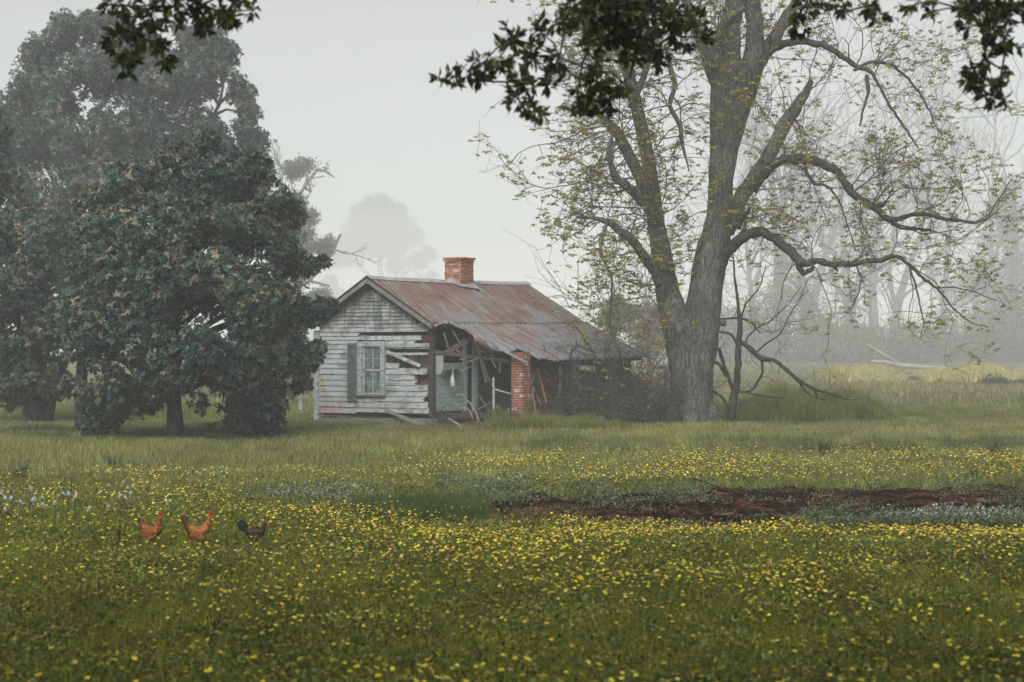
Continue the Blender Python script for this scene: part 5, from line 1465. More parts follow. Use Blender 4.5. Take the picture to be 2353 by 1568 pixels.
def build_dead_sapling():
    rng = np.random.default_rng(8)
    Y0 = 37.0
    t = empty("dead_sapling", tuple(WP(1682, 955, Y0)), "bare dark leafless sapling right of the big trunk, with a branch sagging to the right", "tree")
    main = [(1680, 965, 22, 0), (1686, 920, 18, 0), (1694, 876, 16, 0), (1697, 807, 15, 0), (1700, 770, 13, 0), (1699, 737, 10, 0), (1695, 690, 7, .1), (1688, 640, 5, .1), (1685, 590, 3, .2), (1676, 540, 2, .2)]
    subs = [[(1701, 785, 12, 0), (1722, 800, 13, -.2), (1750, 823, 12, -.4), (1782, 830, 9, -.6), (1819, 862, 9, -.8), (1856, 886, 8, -1), (1884, 897, 6, -1.1), (1912, 906, 4, -1.2), (1958, 920, 2.5, -1.3), (1975, 914, 1.5, -1.3)],
            [(1750, 826, 7, -.4), (1752, 855, 6, -.4), (1740, 878, 6, -.3), (1727, 896, 5, -.3), (1700, 903, 4, -.2)],
            [(1697, 800, 7, 0), (1680, 770, 6, -.1), (1653, 762, 5, -.2)],
            [(1653, 733, 4, -.1), (1680, 732, 5, -.1), (1704, 733, 5, 0), (1730, 745, 5, .1), (1745, 765, 3, .1)],
            [(1652, 800, 9, -.2), (1663, 840, 9, -.2), (1676, 872, 8, -.1), (1684, 898, 7, 0)],
            [(1640, 830, 8, -.3), (1655, 838, 7, -.3), (1668, 866, 6, -.2)],
            [(1860, 886, 5, -1), (1872, 900, 4, -1), (1880, 918, 3, -1)], [(1830, 868, 5, -.9), (1850, 895, 4, -.9), (1870, 912, 3, -.9), (1896, 920, 2, -.9)],
            [(1712, 790, 5, -.1), (1722, 770, 4, 0), (1745, 752, 3, .1), (1775, 735, 3, .2), (1810, 700, 2, .3), (1840, 660, 1.5, .4)],
            [(1735, 812, 5, -.3), (1755, 795, 4, -.3), (1790, 770, 3, -.2), (1815, 720, 2.5, 0), (1835, 690, 2, .1), (1858, 640, 1.5, .2)],
            [(1700, 745, 5, 0), (1715, 700, 4, .1), (1745, 660, 3, .2), (1760, 610, 2, .3)],
            [(1702, 898, 5, -.1), (1730, 905, 4, -.3), (1760, 912, 3, -.4), (1800, 915, 2, -.5)],
            [(1640, 900, 7, -.2), (1660, 915, 6, -.2), (1676, 940, 5, -.1)]]
    acc = Acc(); limb(acc, main, Y0, step=0.12, rough=0.08, rng=rng, sides=8, wob=0.006)
    acc.build("trunk", M['dark_bark'], t, smooth=True)
    tw = Acc()
    for s in subs:
        acc = Acc(); P, r = limb(acc, s, Y0, step=0.1, rough=0.08, rng=rng, sides=7, wob=0.006)
        acc.build("branch", M['dark_bark'], t, smooth=True)
        for i in range(2, len(P)):
            if rng.random() < 0.35:
                d = unit(rand_dirs(rng, 1)[0] + unit(P[i] - P[i - 1]) * 0.6 + np.array([0.1, 0, 0.2]))
                Q = wander(rng, P[i], d, 0.4 + 0.9 * rng.random(), 7, 0.3, 0.02)
                V, Fc = tube(Q, np.linspace(0.008, 0.003, len(Q)), 4); tw.add(V, Fc)
                for j in (2, 4):
                    Q2 = wander(rng, Q[j], unit(Q[j] - Q[j - 1]) + rand_dirs(rng, 1)[0] * 0.8, 0.35, 4, 0.3, 0.02)
                    V, Fc = tube(Q2, np.linspace(0.005, 0.002, len(Q2)), 4); tw.add(V, Fc)
    tw.build("branches", M['dark_bark'], t)
build_dead_sapling()

def build_brush():
    """dead vines and bushes between the porch and the big tree"""
    rng = np.random.default_rng(31)
    def bush(u0, u1, vtop, Y0, n, label, leafy=0, dens=1.0, rmain=0.02, vb=975, arch=0.25, spread=1.0):
        c = WP((u0 + u1) / 2, 985, Y0)
        o = empty("dead_bush", (c[0], c[1], 0), label, "bush")
        acc = Acc(); tips = []
        for i in range(n):
            u = u0 + (u1 - u0) * rng.random(); p = WP(u, vb + 6, Y0 + rng.normal() * 0.5); p[2] = 0.05
            uc = (u - (u0 + u1) / 2) / (u1 - u0) * 2
            H = (vb - vtop) / F * Y0 * (1 - 0.35 * uc * uc) * (0.5 + 0.6 * rng.random())
            P = wander(rng, p, np.array([0.5 * rng.normal() * spread, 0.3 * rng.normal(), 1.0]), H * 1.2, 14, 0.22, -arch * 0.35)
            P[:, 2] = np.maximum(P[:, 2], 0.05)
            V, Fc = tube(P, np.linspace(rmain * (0.4 + 0.8 * rng.random()), 0.004, len(P)), 5); acc.add(V, Fc)
            for _ in range(int(9 * dens)):
                j = rng.integers(3, len(P)); Q = wander(rng, P[j], rand_dirs(rng, 1)[0] + C(0, 0, 0.1), 0.25 + 0.6 * rng.random(), 6, 0.45, -0.05)
                V, Fc = tube(Q, np.linspace(0.007, 0.003, len(Q)), 4); acc.add(V, Fc)
                if rng.random() < 0.5:
                    Q2 = wander(rng, Q[3], rand_dirs(rng, 1)[0], 0.3, 4, 0.4, -0.05); V, Fc = tube(Q2, np.linspace(0.005, 0.002, 5), 4); acc.add(V, Fc)
                tips.append(Q[-1])
        acc.build("stems", M['dead_twig'], o)
        if leafy:
            tips = np.array(tips); k = rng.permutation(len(tips))[:leafy]; T = tips[k]; n = len(T); m = 6
            D = rng.normal(size=(n, m, 3)); D[..., 2] = np.abs(D[..., 2]) * .3
            V, Fc = leaves(np.repeat(T, m, 0), D.reshape(-1, 3), rng.normal(size=(n * m, 3)) * .4 + C(0, 0, 1), 0.075, 0.03)
            a2 = Acc(); a2.add(V, Fc, np.repeat(pick(rng, n, [(0.24, 0.23, 0.05), (0.18, 0.19, 0.05)], .1), 4 * m, 0)); a2.build("foliage", M['pecan_leaf'], o)
    bush(1290, 1430, 765, 38.4, 95, "dense tangle of dead vines hanging over the porch end of the house", 0, 1.3, vb=978)
    bush(1390, 1535, 800, 37.6, 90, "dark dead brush heaped between the porch corner and the big trunk", 140, 1.3, vb=978)
    bush(1300, 1470, 715, 38.2, 45, "tall thin dead shrub with new yellow leaves in front of the roof corner", 420, 1.3, 0.018, 960, 0.1, 0.7)
    bush(1440, 1560, 640, 41.5, 36, "spindly saplings with yellow leaf tufts just left of the big trunk", 330, 1.0, 0.02, 960, 0.05, 0.5)
    bush(1000, 1110, 925, 36.4, 26, "low bare brush on the ground in front of the teal wall", 0, 0.8, 0.010, 978, 0.5, 1.6)
    bush(1180, 1300, 915, 36.8, 18, "small dead brambles beside the brick pillar foot", 0, 0.8, 0.010, 978, 0.4, 1.4)
    # pale vine trunks on the porch corner
    a3 = Acc()
    for pts in ([(1380, 968, 10, 0), (1368, 930, 9, 0), (1362, 880, 9, -.1), (1370, 830, 8, -.2), (1352, 790, 7, -.2), (1330, 760, 5, -.1), (1310, 742, 3, 0)],
                [(1322, 965, 9, 0), (1330, 900, 9, 0), (1318, 850, 8, 0), (1316, 812, 8, -.1), (1340, 800, 6, -.1), (1375, 812, 4, -.1)],
                [(1455, 960, 12, 0), (1440, 920, 11, 0), (1452, 880, 10, 0), (1430, 845, 9, -.1), (1420, 800, 7, -.1), (1405, 770, 5, 0), (1400, 735, 3, 0)],
                [(1532, 946, 15, -.3), (1505, 925, 14, -.2), (1488, 905, 13, -.1), (1470, 880, 11, 0), (1452, 858, 8, 0), (1440, 840, 5, 0)],
                [(1265, 950, 5, 0), (1280, 920, 5, 0), (1300, 905, 4, 0), (1330, 920, 4, 0), (1370, 938, 3, -.1), (1420, 930, 3, -.2)],
                [(1330, 985, 3, -1), (1345, 975, 4, -1), (1332, 955, 4, -.9), (1322, 940, 2, -.8)]):
        limb(a3, [(p[0], p[1], p[2] * 0.6, p[3]) for p in pts], 38.0, step=0.15, rough=0.08, rng=rng, sides=7, wob=0.015)
    o = a3.build("vine", M['dead_twig'], smooth=True); tag(o, "thick twisted pale vine stems climbing the porch corner", "vine")
    # curling bare shoots in front of the doorway
    a3 = Acc()
    for pts in ([(1085, 962, 5, 0), (1075, 940, 4, 0), (1060, 938, 3, -.1), (1045, 925, 3, -.1)], [(1100, 965, 5, 0), (1092, 945, 4, 0), (1075, 920, 3, 0), (1062, 905, 3, 0), (1048, 908, 2, 0)], [(1030, 962, 4, 0), (1050, 975, 4, -.5), (1062, 985, 3, -.8)]):
        limb(a3, pts, 36.2, step=0.12, rough=0.05, rng=rng, sides=6, wob=0.01)
    o = a3.build("bare_shoot", M['tan_wood'], smooth=True); tag(o, "pale curling bare shoots in front of the teal wall and doorway", "twigs")
build_brush()

def build_magnolias():
    def magnolia(seed, label, Y0, trunks, blobs, nclus, gap, Lf=0.125, ds=1.0):
        rng = np.random.default_rng(seed)
        base = WP(trunks[0][0][0], trunks[0][0][1], Y0); base[2] = 0
        t = empty("magnolia_tree", tuple(base), label, "tree", "magnolia trees left of the house")
        lines = []
        for tr in trunks:
            acc = Acc(); P, r = limb(acc, tr, Y0, step=0.3, rough=0.04, rng=rng, sides=12, wob=0.01)
            acc.build("trunk", M['dark_bark'], t, smooth=True); lines.append(P)
        allP = np.concatenate(lines)
        B = np.array([[*WP(u, v, Y0 + d * ds), r * (0.80 if u > 610 else 0.93) / F * (Y0 + d * ds), ry] for u, v, d, r, ry in blobs])   # centre, radius, depth radius factor
        br = Acc()
        for c in B:
            p1 = c[:3]
            cand = allP[allP[:, 2] < p1[2] + 0.2]
            if len(cand) == 0: cand = allP[:3]
            if p1[2] < 1.7:
                hi = B[B[:, 2] > p1[2] + 0.3]
                if len(hi): cand = hi[:, :3]
            i = np.argmin(np.linalg.norm(cand - p1, axis=1) + 0.6 * np.abs(cand[:, 2] - (p1[2] - 1.0)))
            p0 = cand[i]; mid = (p0 + p1) / 2 + np.array([0, 0, 0.25])
            P, r = smooth_line([p0, mid, p1], [0.09, 0.06, 0.03] if p1[2] > 1.6 else [0.03, 0.025, 0.015], 0.3)
            V, Fc = tube(P, r, 6); br.add(V, Fc)
            for _ in range(10):
                Q = wander(rng, p1, rand_dirs(rng, 1)[0], c[3] * 0.45, 5, 0.2, 0.02); V, Fc = tube(Q, np.linspace(0.03, 0.008, 6), 4); br.add(V, Fc)
        br.build("branches", M['dark_bark'], t)
        # leaf whorls through the outer part of every clump
        wts = B[:, 3] ** 1.7; wts /= wts.sum()
        k = rng.choice(len(B), nclus, p=wts)
        d = rand_dirs(rng, nclus); rr = (0.35 + 0.75 * rng.random(nclus) ** 0.7)
        out = rng.random(nclus) < 0.05; rr = np.where(out, rr + 0.22, rr)
        lump = 0.82 + 0.36 * fbm(d[:, 0] * 2.5 + k * 3.1, d[:, 2] * 2.5 + d[:, 1] * 2 + k * 1.7, 2)
        sc = np.stack([B[k, 3], B[k, 3] * B[k, 4], B[k, 3] * 0.92], -1)
        P = B[k, :3] + d * sc * (rr * lump)[:, None]
        keep = ((fbm(P[:, 0] * 1.15 / ds + 5, P[:, 2] * 1.15 / ds + P[:, 1] * 0.35 / ds + seed, 3) > gap + 0.028) | (B[k, 3] < 0.45 * ds)) & (P[:, 2] > 0.12)
        # lower skirt hangs in separate sprays
        keep &= (P[:, 2] > 0.75) | (fbm(P[:, 0] * 1.2 + 3, P[:, 1] + 2, 2) > 0.48)
        P, d, k = P[keep], d[keep], k[keep]
        n = len(P); m = 9
        ax = unit(d + rng.normal(size=(n, 3)) * 0.5 + np.array([0, -0.15, 0.25]))
        s = unit(np.cross(ax, np.array([0.2, 0.9, 0.3]))); q = np.cross(ax, s)
        a = rng.random((n, 1)) * 6.28 + np.arange(m) / m * 6.28 + rng.normal(size=(n, m)) * 0.25
        D = s[:, None] * np.cos(a)[..., None] + q[:, None] * np.sin(a)[..., None] + ax[:, None] * (0.05 + 0.9 * rng.random((n, m)))[..., None] - np.array([0, 0, 0.25]) + 0.35 * rng.normal(size=(n, m, 3))
        LL = Lf * (0.5 + 0.8 * rng.random((n, m)))
        V, Fc = leaves(np.repeat(P, m, 0), D.reshape(-1, 3), np.repeat(ax, m, 0) + rng.normal(size=(n * m, 3)) * 0.25, LL.ravel(), (LL * 0.40).ravel(), 0.12)
        c = pick(rng, n, [(0.028, 0.062, 0.050), (0.075, 0.080, 0.062), (0.018, 0.050, 0.042), (0.15, 0.14, 0.11), (0.05, 0.090, 0.070)], 0.15)
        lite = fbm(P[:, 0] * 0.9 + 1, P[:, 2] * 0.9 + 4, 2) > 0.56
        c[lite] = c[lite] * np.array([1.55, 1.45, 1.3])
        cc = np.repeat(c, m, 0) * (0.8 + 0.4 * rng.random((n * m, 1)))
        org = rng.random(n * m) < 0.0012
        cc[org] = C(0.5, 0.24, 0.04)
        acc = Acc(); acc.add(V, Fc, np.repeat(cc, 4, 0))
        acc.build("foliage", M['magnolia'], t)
    # front tree (trunk under its middle)
    magnolia(41, "dark magnolia nearest the house, its thick single trunk under a skirt of low leaves", 31.6,
        [[(404, 1022, 46, 0), (404, 985, 38, 0), (402, 940, 33, 0), (400, 880, 32, 0), (398, 800, 30, 0), (400, 700, 26, 0), (396, 620, 18, 0), (400, 540, 10, 0), (404, 500, 5, .2)], [(187, 1000, 34, 3), (186, 960, 27, 3), (188, 900, 25, 2.8), (196, 800, 22, 2.4), (215, 700, 16, 1.8), (236, 600, 9, 1.2)]],
        [(250, 880, -.6, 75, 1), (325, 895, -.2, 58, 1), (235, 800, 0, 95, 1), (330, 780, -1.2, 110, 1), (440, 800, -1.5, 115, 1), (540, 830, -.8, 110, 1), (615, 850, 0, 85, 1), (640, 780, .3, 75, 1), (600, 930, -.2, 60, 1), (510, 935, -.4, 55, 1), (560, 960, 0, 45, 1),
         (240, 945, -.2, 50, 1), (290, 960, .3, 40, 1), (620, 975, .3, 38, 1), (215, 975, .2, 32, 1),
         (200, 720, 0.4, 85, 1), (300, 660, -.9, 115, 1), (420, 660, -1.4, 120, 1), (540, 690, -.8, 115, 1), (630, 700, .2, 85, 1), (695, 720, .9, 45, .8), (735, 712, 1.4, 33, .6), (760, 705, 1.8, 20, .6), (700, 830, .7, 42, .8), (728, 800, .8, 24, .8), (690, 880, .6, 30, .8),
         (260, 560, .2, 95, 1), (360, 540, -.6, 110, 1), (480, 560, -.8, 110, 1), (590, 560, .1, 90, 1), (660, 600, .6, 55, .9), (710, 612, 1.0, 28, .7), (745, 600, 1.1, 17, .7), (660, 490, .7, 50, .9), (605, 460, .5, 65, .9), (450, 440, .3, 80, 1), (540, 400, .3, 62, 1), (310, 430, .4, 70, 1), (590, 380, .5, 36, 1), (400, 360, .6, 45, 1), (480, 330, .7, 30, 1), (220, 470, .5, 45, 1)],
        27000, 0.36)
    # tall tree behind it
    magnolia(43, "tallest magnolia, its pale misty top rising above the two others", 60.0,
        [[(186, 911, 34, 0), (186, 870, 28, 0), (190, 840, 26, 0), (210, 700, 25, 0), (250, 560, 24, 0), (300, 420, 20, 0), (330, 300, 15, 0), (340, 180, 9, 0), (342, 90, 5, 0)],
         [(260, 540, 14, 0), (360, 440, 14, .3), (440, 340, 11, .5), (500, 240, 7, .6), (515, 160, 4, .7)],
         [(240, 600, 14, 0), (160, 480, 13, .2), (100, 360, 9, .4), (80, 240, 5, .4)]],
        [(310, 90, 0, 65, .9), (250, 75, .4, 52, .9), (385, 100, .3, 62, .9), (470, 105, .8, 58, .9), (520, 120, .9, 34, .8), (510, 185, .6, 55, .9), (190, 105, .4, 70, .9), (120, 125, .5, 62, .9), (85, 130, .8, 42, .9), (20, 215, .8, 50, .9), (-20, 330, .5, 80, 1), (150, 60, .7, 36, .9), (215, 60, .6, 40, .8),
         (90, 210, .2, 75, 1), (40, 250, .6, 70, 1), (170, 200, -.6, 85, 1), (260, 180, -.9, 90, 1), (360, 190, -.6, 85, 1), (450, 190, -.2, 70, 1), (550, 260, .8, 52, .9), (555, 215, 1.0, 34, .8), (580, 330, .8, 42, .9), (520, 330, .3, 75, .8), 
         (60, 340, -.2, 90, 1), (160, 310, -1, 100, 1), (260, 300, -1.3, 95, 1), (350, 310, -.6, 65, .8), (450, 300, -.2, 62, .8), (100, 450, -.6, 110, 1), (220, 430, -1.5, 110, 1), (330, 420, -1, 75, .9), (430, 430, 0, 75, .9), (540, 420, .3, 85, .9), (595, 400, .8, 40, .9), 
         (610, 490, .8, 60, .9), (660, 470, 1.2, 44, .9), (650, 540, 1, 60, .9), (150, 560, -.6, 110, 1), (480, 520, 0, 90, 1), (60, 560, 0, 90, 1)],
        30000, 0.35, 0.19, 1.7)
    # left tree with a double trunk
    magnolia(47, "magnolia at the left edge of the photo with a thick leaning double trunk", 37.5,
        [[(84, 985, 62, 0), (82, 940, 54, 0), (86, 880, 52, 0), (80, 800, 40, 0), (70, 700, 30, 0), (60, 560, 20, 0), (40, 430, 10, 0)],
         [(104, 980, 22, -.1), (116, 945, 18, -.2), (124, 900, 17, -.3), (150, 820, 15, -.3), (180, 740, 10, -.3)]],
        [(20, 880, 0, 60, 1), (60, 850, -.6, 65, 1), (130, 870, -.2, 52, 1), (185, 880, .2, 42, 1), (-40, 850, 0, 80, 1), (40, 760, -.6, 100, 1), (140, 760, -.8, 90, 1), (-60, 700, 0, 120, 1), (30, 640, -.9, 110, 1), (140, 650, -.9, 100, 1), (-40, 540, 0, 120, 1), (-60, 420, .3, 110, 1), (-60, 300, .6, 80, 1), (10, 905, .4, 45, 1), (100, 560, -.6, 90, 1)],
        14000, 0.37)
build_magnolias()

# ------------------------------------------------------------------ trees fading in the mist
def mist_tree(name, label, cat, Y0, stems, blobs, seed, nleaf, leafL, leafcol, group=None, twigs=0, mat='far_bark', flat=0.75, gap=0.4, sub=8, twigL=3.0):
    rng = np.random.default_rng(seed)
    b = WP(stems[0][0][0], 0, Y0); t = empty(name, (b[0], b[1], 0), label, cat, group)
    acc = Acc(); lines = []
    for s in stems:
        pts = [(*p, 0) if len(p) == 3 else p for p in s]
        lines.append(limb(acc, pts, Y0, k=(0.8 if twigs > 7 else 1.0), step=1.2, rough=0.04, rng=rng, sides=8, wob=0.05))
    k = Y0 / 38.0
    for (u, v, d, r) in blobs:
        c = WP(u, v, Y0 + d); allP = np.concatenate([l[0] for l in lines])
        i = np.argmin(np.linalg.norm(allP - c, axis=1) + 0.5 * np.abs(allP[:, 2] - (c[2] - 1.0 * k)))
        P, rr = smooth_line([allP[i], (allP[i] + c) / 2 + rng.normal(size=3) * 0.2 * k, c], [0.05 * k, 0.035 * k, 0.015 * k], 0.8 * k)
        V, Fc = tube(P, rr, 5); acc.add(V, Fc)
    acc.build("trunk", M[mat], t, smooth=True)
    if twigs:
        tw = Acc()
        def rec(p, d, L, r, lv):
            P = wander(rng, p, d, L, 6, 0.16, 0.03); V, Fc = tube(P, np.linspace(r, r * 0.4, 7), 4); tw.add(V, Fc)
            if lv < 3:
                for _ in range(rng.integers(2, 5)):
                    j = rng.integers(2, 7); rec(P[j], unit(P[j] - P[j - 1]) + rand_dirs(rng, 1)[0] * 0.75 + C(0, 0, 0.15), L * 0.6, r * 0.5, lv + 1)
        for P, r in lines:
            idx = rng.integers(len(P) // 4, len(P), twigs)
            for i in idx:
                rec(P[i], unit(P[i] - P[max(i - 1, 0)]) * 0.6 + rand_dirs(rng, 1)[0], twigL * k * (0.5 + 0.7 * rng.random()), max(0.03 * k, r[i] * 0.3), 0 if r[i] > 0.1 else 1)
        tw.build("branches", M[mat], t)
    if nleaf:
        B = np.array([[*WP(u, v, Y0 + d), r / F * Y0] for u, v, d, r in blobs])
        w_ = B[:, 3] ** 2; w_ /= w_.sum(); kk = rng.choice(len(B), nleaf, p=w_)
        d = rand_dirs(rng, nleaf); P = B[kk, :3] + d * B[kk, 3:4] * (0.25 + 0.85 * rng.random((nleaf, 1)) ** 0.6) * np.array([1, 1, flat])
        s = 0.45 / k
        keep = fbm(P[:, 0] * s + seed, P[:, 2] * s + P[:, 1] * s * 0.5, 3) > gap
        P = P[keep]; n = len(P); m = 5
        D = rng.normal(size=(n, m, 3)); PP = np.repeat(P, m, 0) + rng.normal(size=(n * m, 3)) * leafL * 0.5
        V, Fc = leaves(PP, D.reshape(-1, 3), rng.normal(size=(n * m, 3)) + C(0, 0, .5), leafL * (0.6 + 0.6 * rng.random(n * m)), leafL * 0.42)
        a2 = Acc(); a2.add(V, Fc, np.repeat(pick(rng, n, leafcol, .12), 4 * m, 0)); a2.build("crown", M['far_leaf'], t)

def build_far_trees():
    DG = [(0.06, 0.075, 0.05), (0.08, 0.09, 0.06), (0.05, 0.06, 0.045)]
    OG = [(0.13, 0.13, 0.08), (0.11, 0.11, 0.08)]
    # broadleaf tree just behind the magnolias
    mist_tree("broadleaf_tree", "pale misty tree with a slim bent trunk between the magnolias and the house", "tree", 130,
        [[(640, 960, 17), (642, 850, 15), (645, 740, 14), (648, 640, 13), (652, 560, 12), (668, 490, 9), (700, 430, 6), (730, 390, 4)],
         [(646, 700, 7), (680, 665, 7), (712, 645, 6), (740, 615, 5), (765, 575, 3)], [(655, 540, 7), (640, 460, 6), (650, 400, 4)]],
        [(665, 400, 0, 32), (700, 392, 1, 34), (745, 405, 0, 36), (768, 408, 0, 20), (690, 440, 0, 32), (720, 430, 0, 26), (705, 500, 0, 24), (700, 540, 0, 20), (720, 585, 0, 34), (755, 575, 0, 32), (775, 550, 0, 18), (770, 605, 0, 22), (690, 640, 0, 22), (735, 690, 0, 30), (680, 700, 0, 30)],
        101, 5200, 0.38, OG, twigs=2, gap=0.43, twigL=0.8)
    # pine
    mist_tree("pine_tree", "tall domed pine almost lost in the mist behind the chimney side of the house", "tree", 620,
        [[(872, 900, 18), (872, 700, 15), (873, 620, 14), (874, 540, 11), (872, 480, 6)], [(874, 660, 6), (920, 640, 6), (965, 600, 4)], [(873, 600, 6), (905, 570, 5), (945, 555, 4)], [(872, 650, 6), (835, 620, 5), (800, 590, 4)], [(872, 700, 6), (840, 690, 5), (790, 685, 3)]],
        [(870, 475, 0, 34), (905, 490, 2, 30), (835, 490, 0, 30), (870, 510, 0, 44), (820, 530, 0, 34), (930, 525, 0, 34), (950, 545, 3, 26), (800, 565, 0, 34), (850, 560, 0, 40), (900, 560, 0, 40), (780, 600, 0, 28), (960, 600, 0, 26), (985, 585, 0, 18), (825, 620, 0, 30), (910, 610, 0, 24), (770, 655, 0, 32), (800, 690, 0, 34), (740, 690, 0, 26), (990, 640, 0, 18), (950, 655, 0, 22), (850, 665, 0, 20)],
        102, 9000, 1.3, DG, gap=0.455, flat=0.8)
    mist_tree("pine_tree", "lower misty pine to the left below the domed pine", "tree", 680,
        [[(770, 900, 12), (768, 760, 10), (766, 690, 6)]],
        [(766, 680, 0, 26), (745, 700, 0, 26), (790, 705, 0, 28), (760, 740, 0, 34), (800, 750, 0, 30), (730, 760, 0, 30), (712, 730, 0, 20)], 103, 2500, 1.8, DG, gap=0.36)
    # the wood on the right: forked pale trunks
    T = [
     ("tall grey misty tree with twin trunks close right of the big tree", 210, [[(1795, 870, 34), (1800, 760, 30), (1790, 660, 28), (1788, 560, 27), (1780, 480, 24), (1770, 380, 18), (1755, 280, 11), (1745, 200, 6)], [(1790, 640, 20), (1805, 560, 20), (1800, 470, 18), (1790, 400, 16), (1765, 320, 9)], [(1788, 500, 14), (1810, 430, 13), (1830, 340, 9), (1850, 240, 5)]]),
     ("broad pale tree splitting into a wide fork in the mist", 245, [[(1862, 870, 44), (1862, 790, 38), (1858, 730, 34), (1848, 660, 24), (1835, 580, 18), (1825, 480, 12), (1822, 380, 7)], [(1862, 720, 28), (1880, 640, 22), (1900, 570, 17), (1925, 500, 12), (1940, 420, 8), (1960, 330, 4)]]),
     ("faint tree with three upright stems in the middle of the misty wood", 270, [[(1950, 860, 36), (1952, 760, 32), (1948, 680, 26), (1940, 590, 18), (1935, 500, 12), (1925, 400, 7)], [(1955, 730, 20), (1972, 640, 18), (1985, 560, 13), (1990, 470, 8), (2000, 380, 4)], [(1950, 700, 16), (1915, 640, 13), (1895, 570, 9), (1880, 480, 5)]]),
     ("pale misty tree with a straight trunk right of the three stemmed one", 255, [[(2010, 860, 30), (2008, 760, 28), (2004, 660, 26), (2010, 560, 20), (2018, 460, 13), (2020, 350, 7)], [(2006, 640, 14), (2040, 580, 12), (2066, 520, 8), (2085, 450, 5)]]),
     ("leaning misty tree whose trunk bends right above the brush", 265, [[(2052, 860, 30), (2056, 760, 26), (2068, 680, 22), (2090, 610, 17), (2115, 540, 12), (2130, 450, 7)], [(2058, 720, 16), (2046, 640, 12), (2050, 560, 8), (2060, 470, 5)]]),
     ("slim faint tree at the right part of the misty wood", 290, [[(2170, 860, 20), (2168, 740, 18), (2176, 620, 14), (2180, 500, 10), (2190, 380, 6), (2196, 300, 3)], [(2170, 700, 10), (2140, 620, 8), (2125, 540, 5)]]),
     ("slender faint tree near the right edge, bare top in the mist", 300, [[(2270, 860, 18), (2272, 740, 16), (2275, 600, 12), (2278, 480, 9), (2284, 350, 6), (2290, 250, 3)], [(2274, 620, 8), (2300, 540, 6), (2315, 450, 4)]]),
     ("slim leaning misty tree seen between the big trunk and the first twin tree", 280, [[(1728, 870, 18), (1730, 760, 16), (1722, 640, 13), (1712, 520, 9), (1700, 420, 5)], [(1728, 720, 9), (1745, 620, 7), (1752, 540, 4)]]),
    ]
    for i, (lab, Y0, st) in enumerate(T):
        bl = [(p[0] + 18 * math.sin(j * 2.3 + i), p[1], 0, 38) for s in st for j, p in enumerate(s) if p[2] < 14]
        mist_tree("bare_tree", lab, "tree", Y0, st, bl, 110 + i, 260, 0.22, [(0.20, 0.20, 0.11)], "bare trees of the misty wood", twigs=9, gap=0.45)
    # dark mass of evergreens at the right edge
    mist_tree("evergreen_tree", "dark blue green evergreen looming in the mist at the right edge", "tree", 260, [[(2330, 860, 26), (2330, 600, 18), (2332, 420, 6)]],
        [(2335, 430, 0, 45), (2320, 490, 0, 55), (2350, 540, 0, 80), (2310, 580, 0, 60), (2300, 650, 0, 70), (2360, 650, 0, 100), (2290, 730, 0, 75), (2350, 760, 0, 110), (2400, 500, 0, 90)], 120, 9000, 0.42, DG, gap=0.34)
    mist_tree("evergreen_tree", "lower rounded evergreen in the mist left of the darkest one", "tree", 300, [[(2240, 860, 20), (2240, 640, 10)]],
        [(2240, 620, 0, 40), (2220, 670, 0, 50), (2260, 680, 0, 52), (2215, 740, 0, 60), (2255, 770, 0, 62), (2200, 800, 0, 45)], 121, 5000, 0.42, DG, gap=0.38)
    # small mist bound trees seen between roof and trunk
    mist_tree("small_tree", "small yellow green misty tree right above the porch roof corner", "tree", 75, [[(1408, 900, 9), (1410, 800, 8), (1412, 700, 5), (1410, 650, 3)]],
        [(1408, 670, 0, 26), (1390, 700, 0, 26), (1430, 700, 0, 26), (1412, 735, 0, 38), (1450, 720, 0, 24)], 122, 1100, 0.2, [(0.22, 0.22, 0.10), (0.16, 0.17, 0.09)], twigs=6, gap=0.44)
    mist_tree("small_tree", "small rusty brown misty tree just left of the big trunk", "tree", 90, [[(1492, 900, 9), (1492, 800, 8), (1490, 720, 5), (1492, 680, 3)]],
        [(1492, 720, 0, 34), (1470, 760, 0, 34), (1515, 760, 0, 34), (1492, 800, 0, 40), (1530, 720, 0, 28)], 123, 1300, 0.22, [(0.25, 0.17, 0.13), (0.20, 0.16, 0.13)], twigs=6, gap=0.42)
    # undergrowth band
    rng = np.random.default_rng(130)
    acc = Acc(); tw = Acc()
    n = 60000
    Y = 165 + 60 * rng.random(n); u = 1560 + 1000 * rng.random(n); X = (u - CU) / F * Y
    top = 1.5 + 14.0 * fbm(u * 0.011, Y * 0.04) ** 1.5 + 5.0 * np.exp(-((u - 1790) / 110) ** 2) + 1.0 * np.clip((u - 2150) / 150, 0, 1)
    z = top * rng.random(n) ** 1.5
    k = fbm(X * 0.35 + 2, z * 0.45 + Y * 0.3, 3) > 0.40
    P = np.stack([X, Y, z], -1)[k]; n = len(P)
    V, Fc = leaves(P, rand_dirs(rng, n), rand_dirs(rng, n), 0.5 + 0.4 * rng.random(n), 0.2)
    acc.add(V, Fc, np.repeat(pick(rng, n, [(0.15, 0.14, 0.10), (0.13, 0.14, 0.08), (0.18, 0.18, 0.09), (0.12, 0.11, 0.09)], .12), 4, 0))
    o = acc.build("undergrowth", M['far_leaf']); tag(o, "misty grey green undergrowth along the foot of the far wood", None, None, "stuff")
    for i in range(420):
        y = 160 + 40 * rng.random(); uu = 1600 + 850 * rng.random(); p = np.array([(uu - CU) / F * y, y, 0.0])
        Pp = wander(rng, p, C(rng.normal() * .25, 0, 1), 5 + 6 * rng.random(), 7, 0.18, 0.0); V, Fc = tube(Pp, np.linspace(0.06, 0.02, 8), 4); tw.add(V, Fc)
    o = tw.build("undergrowth_stems", M['far_bark']); tag(o, "thin misty stems standing in the undergrowth of the far wood", None, None, "stuff")
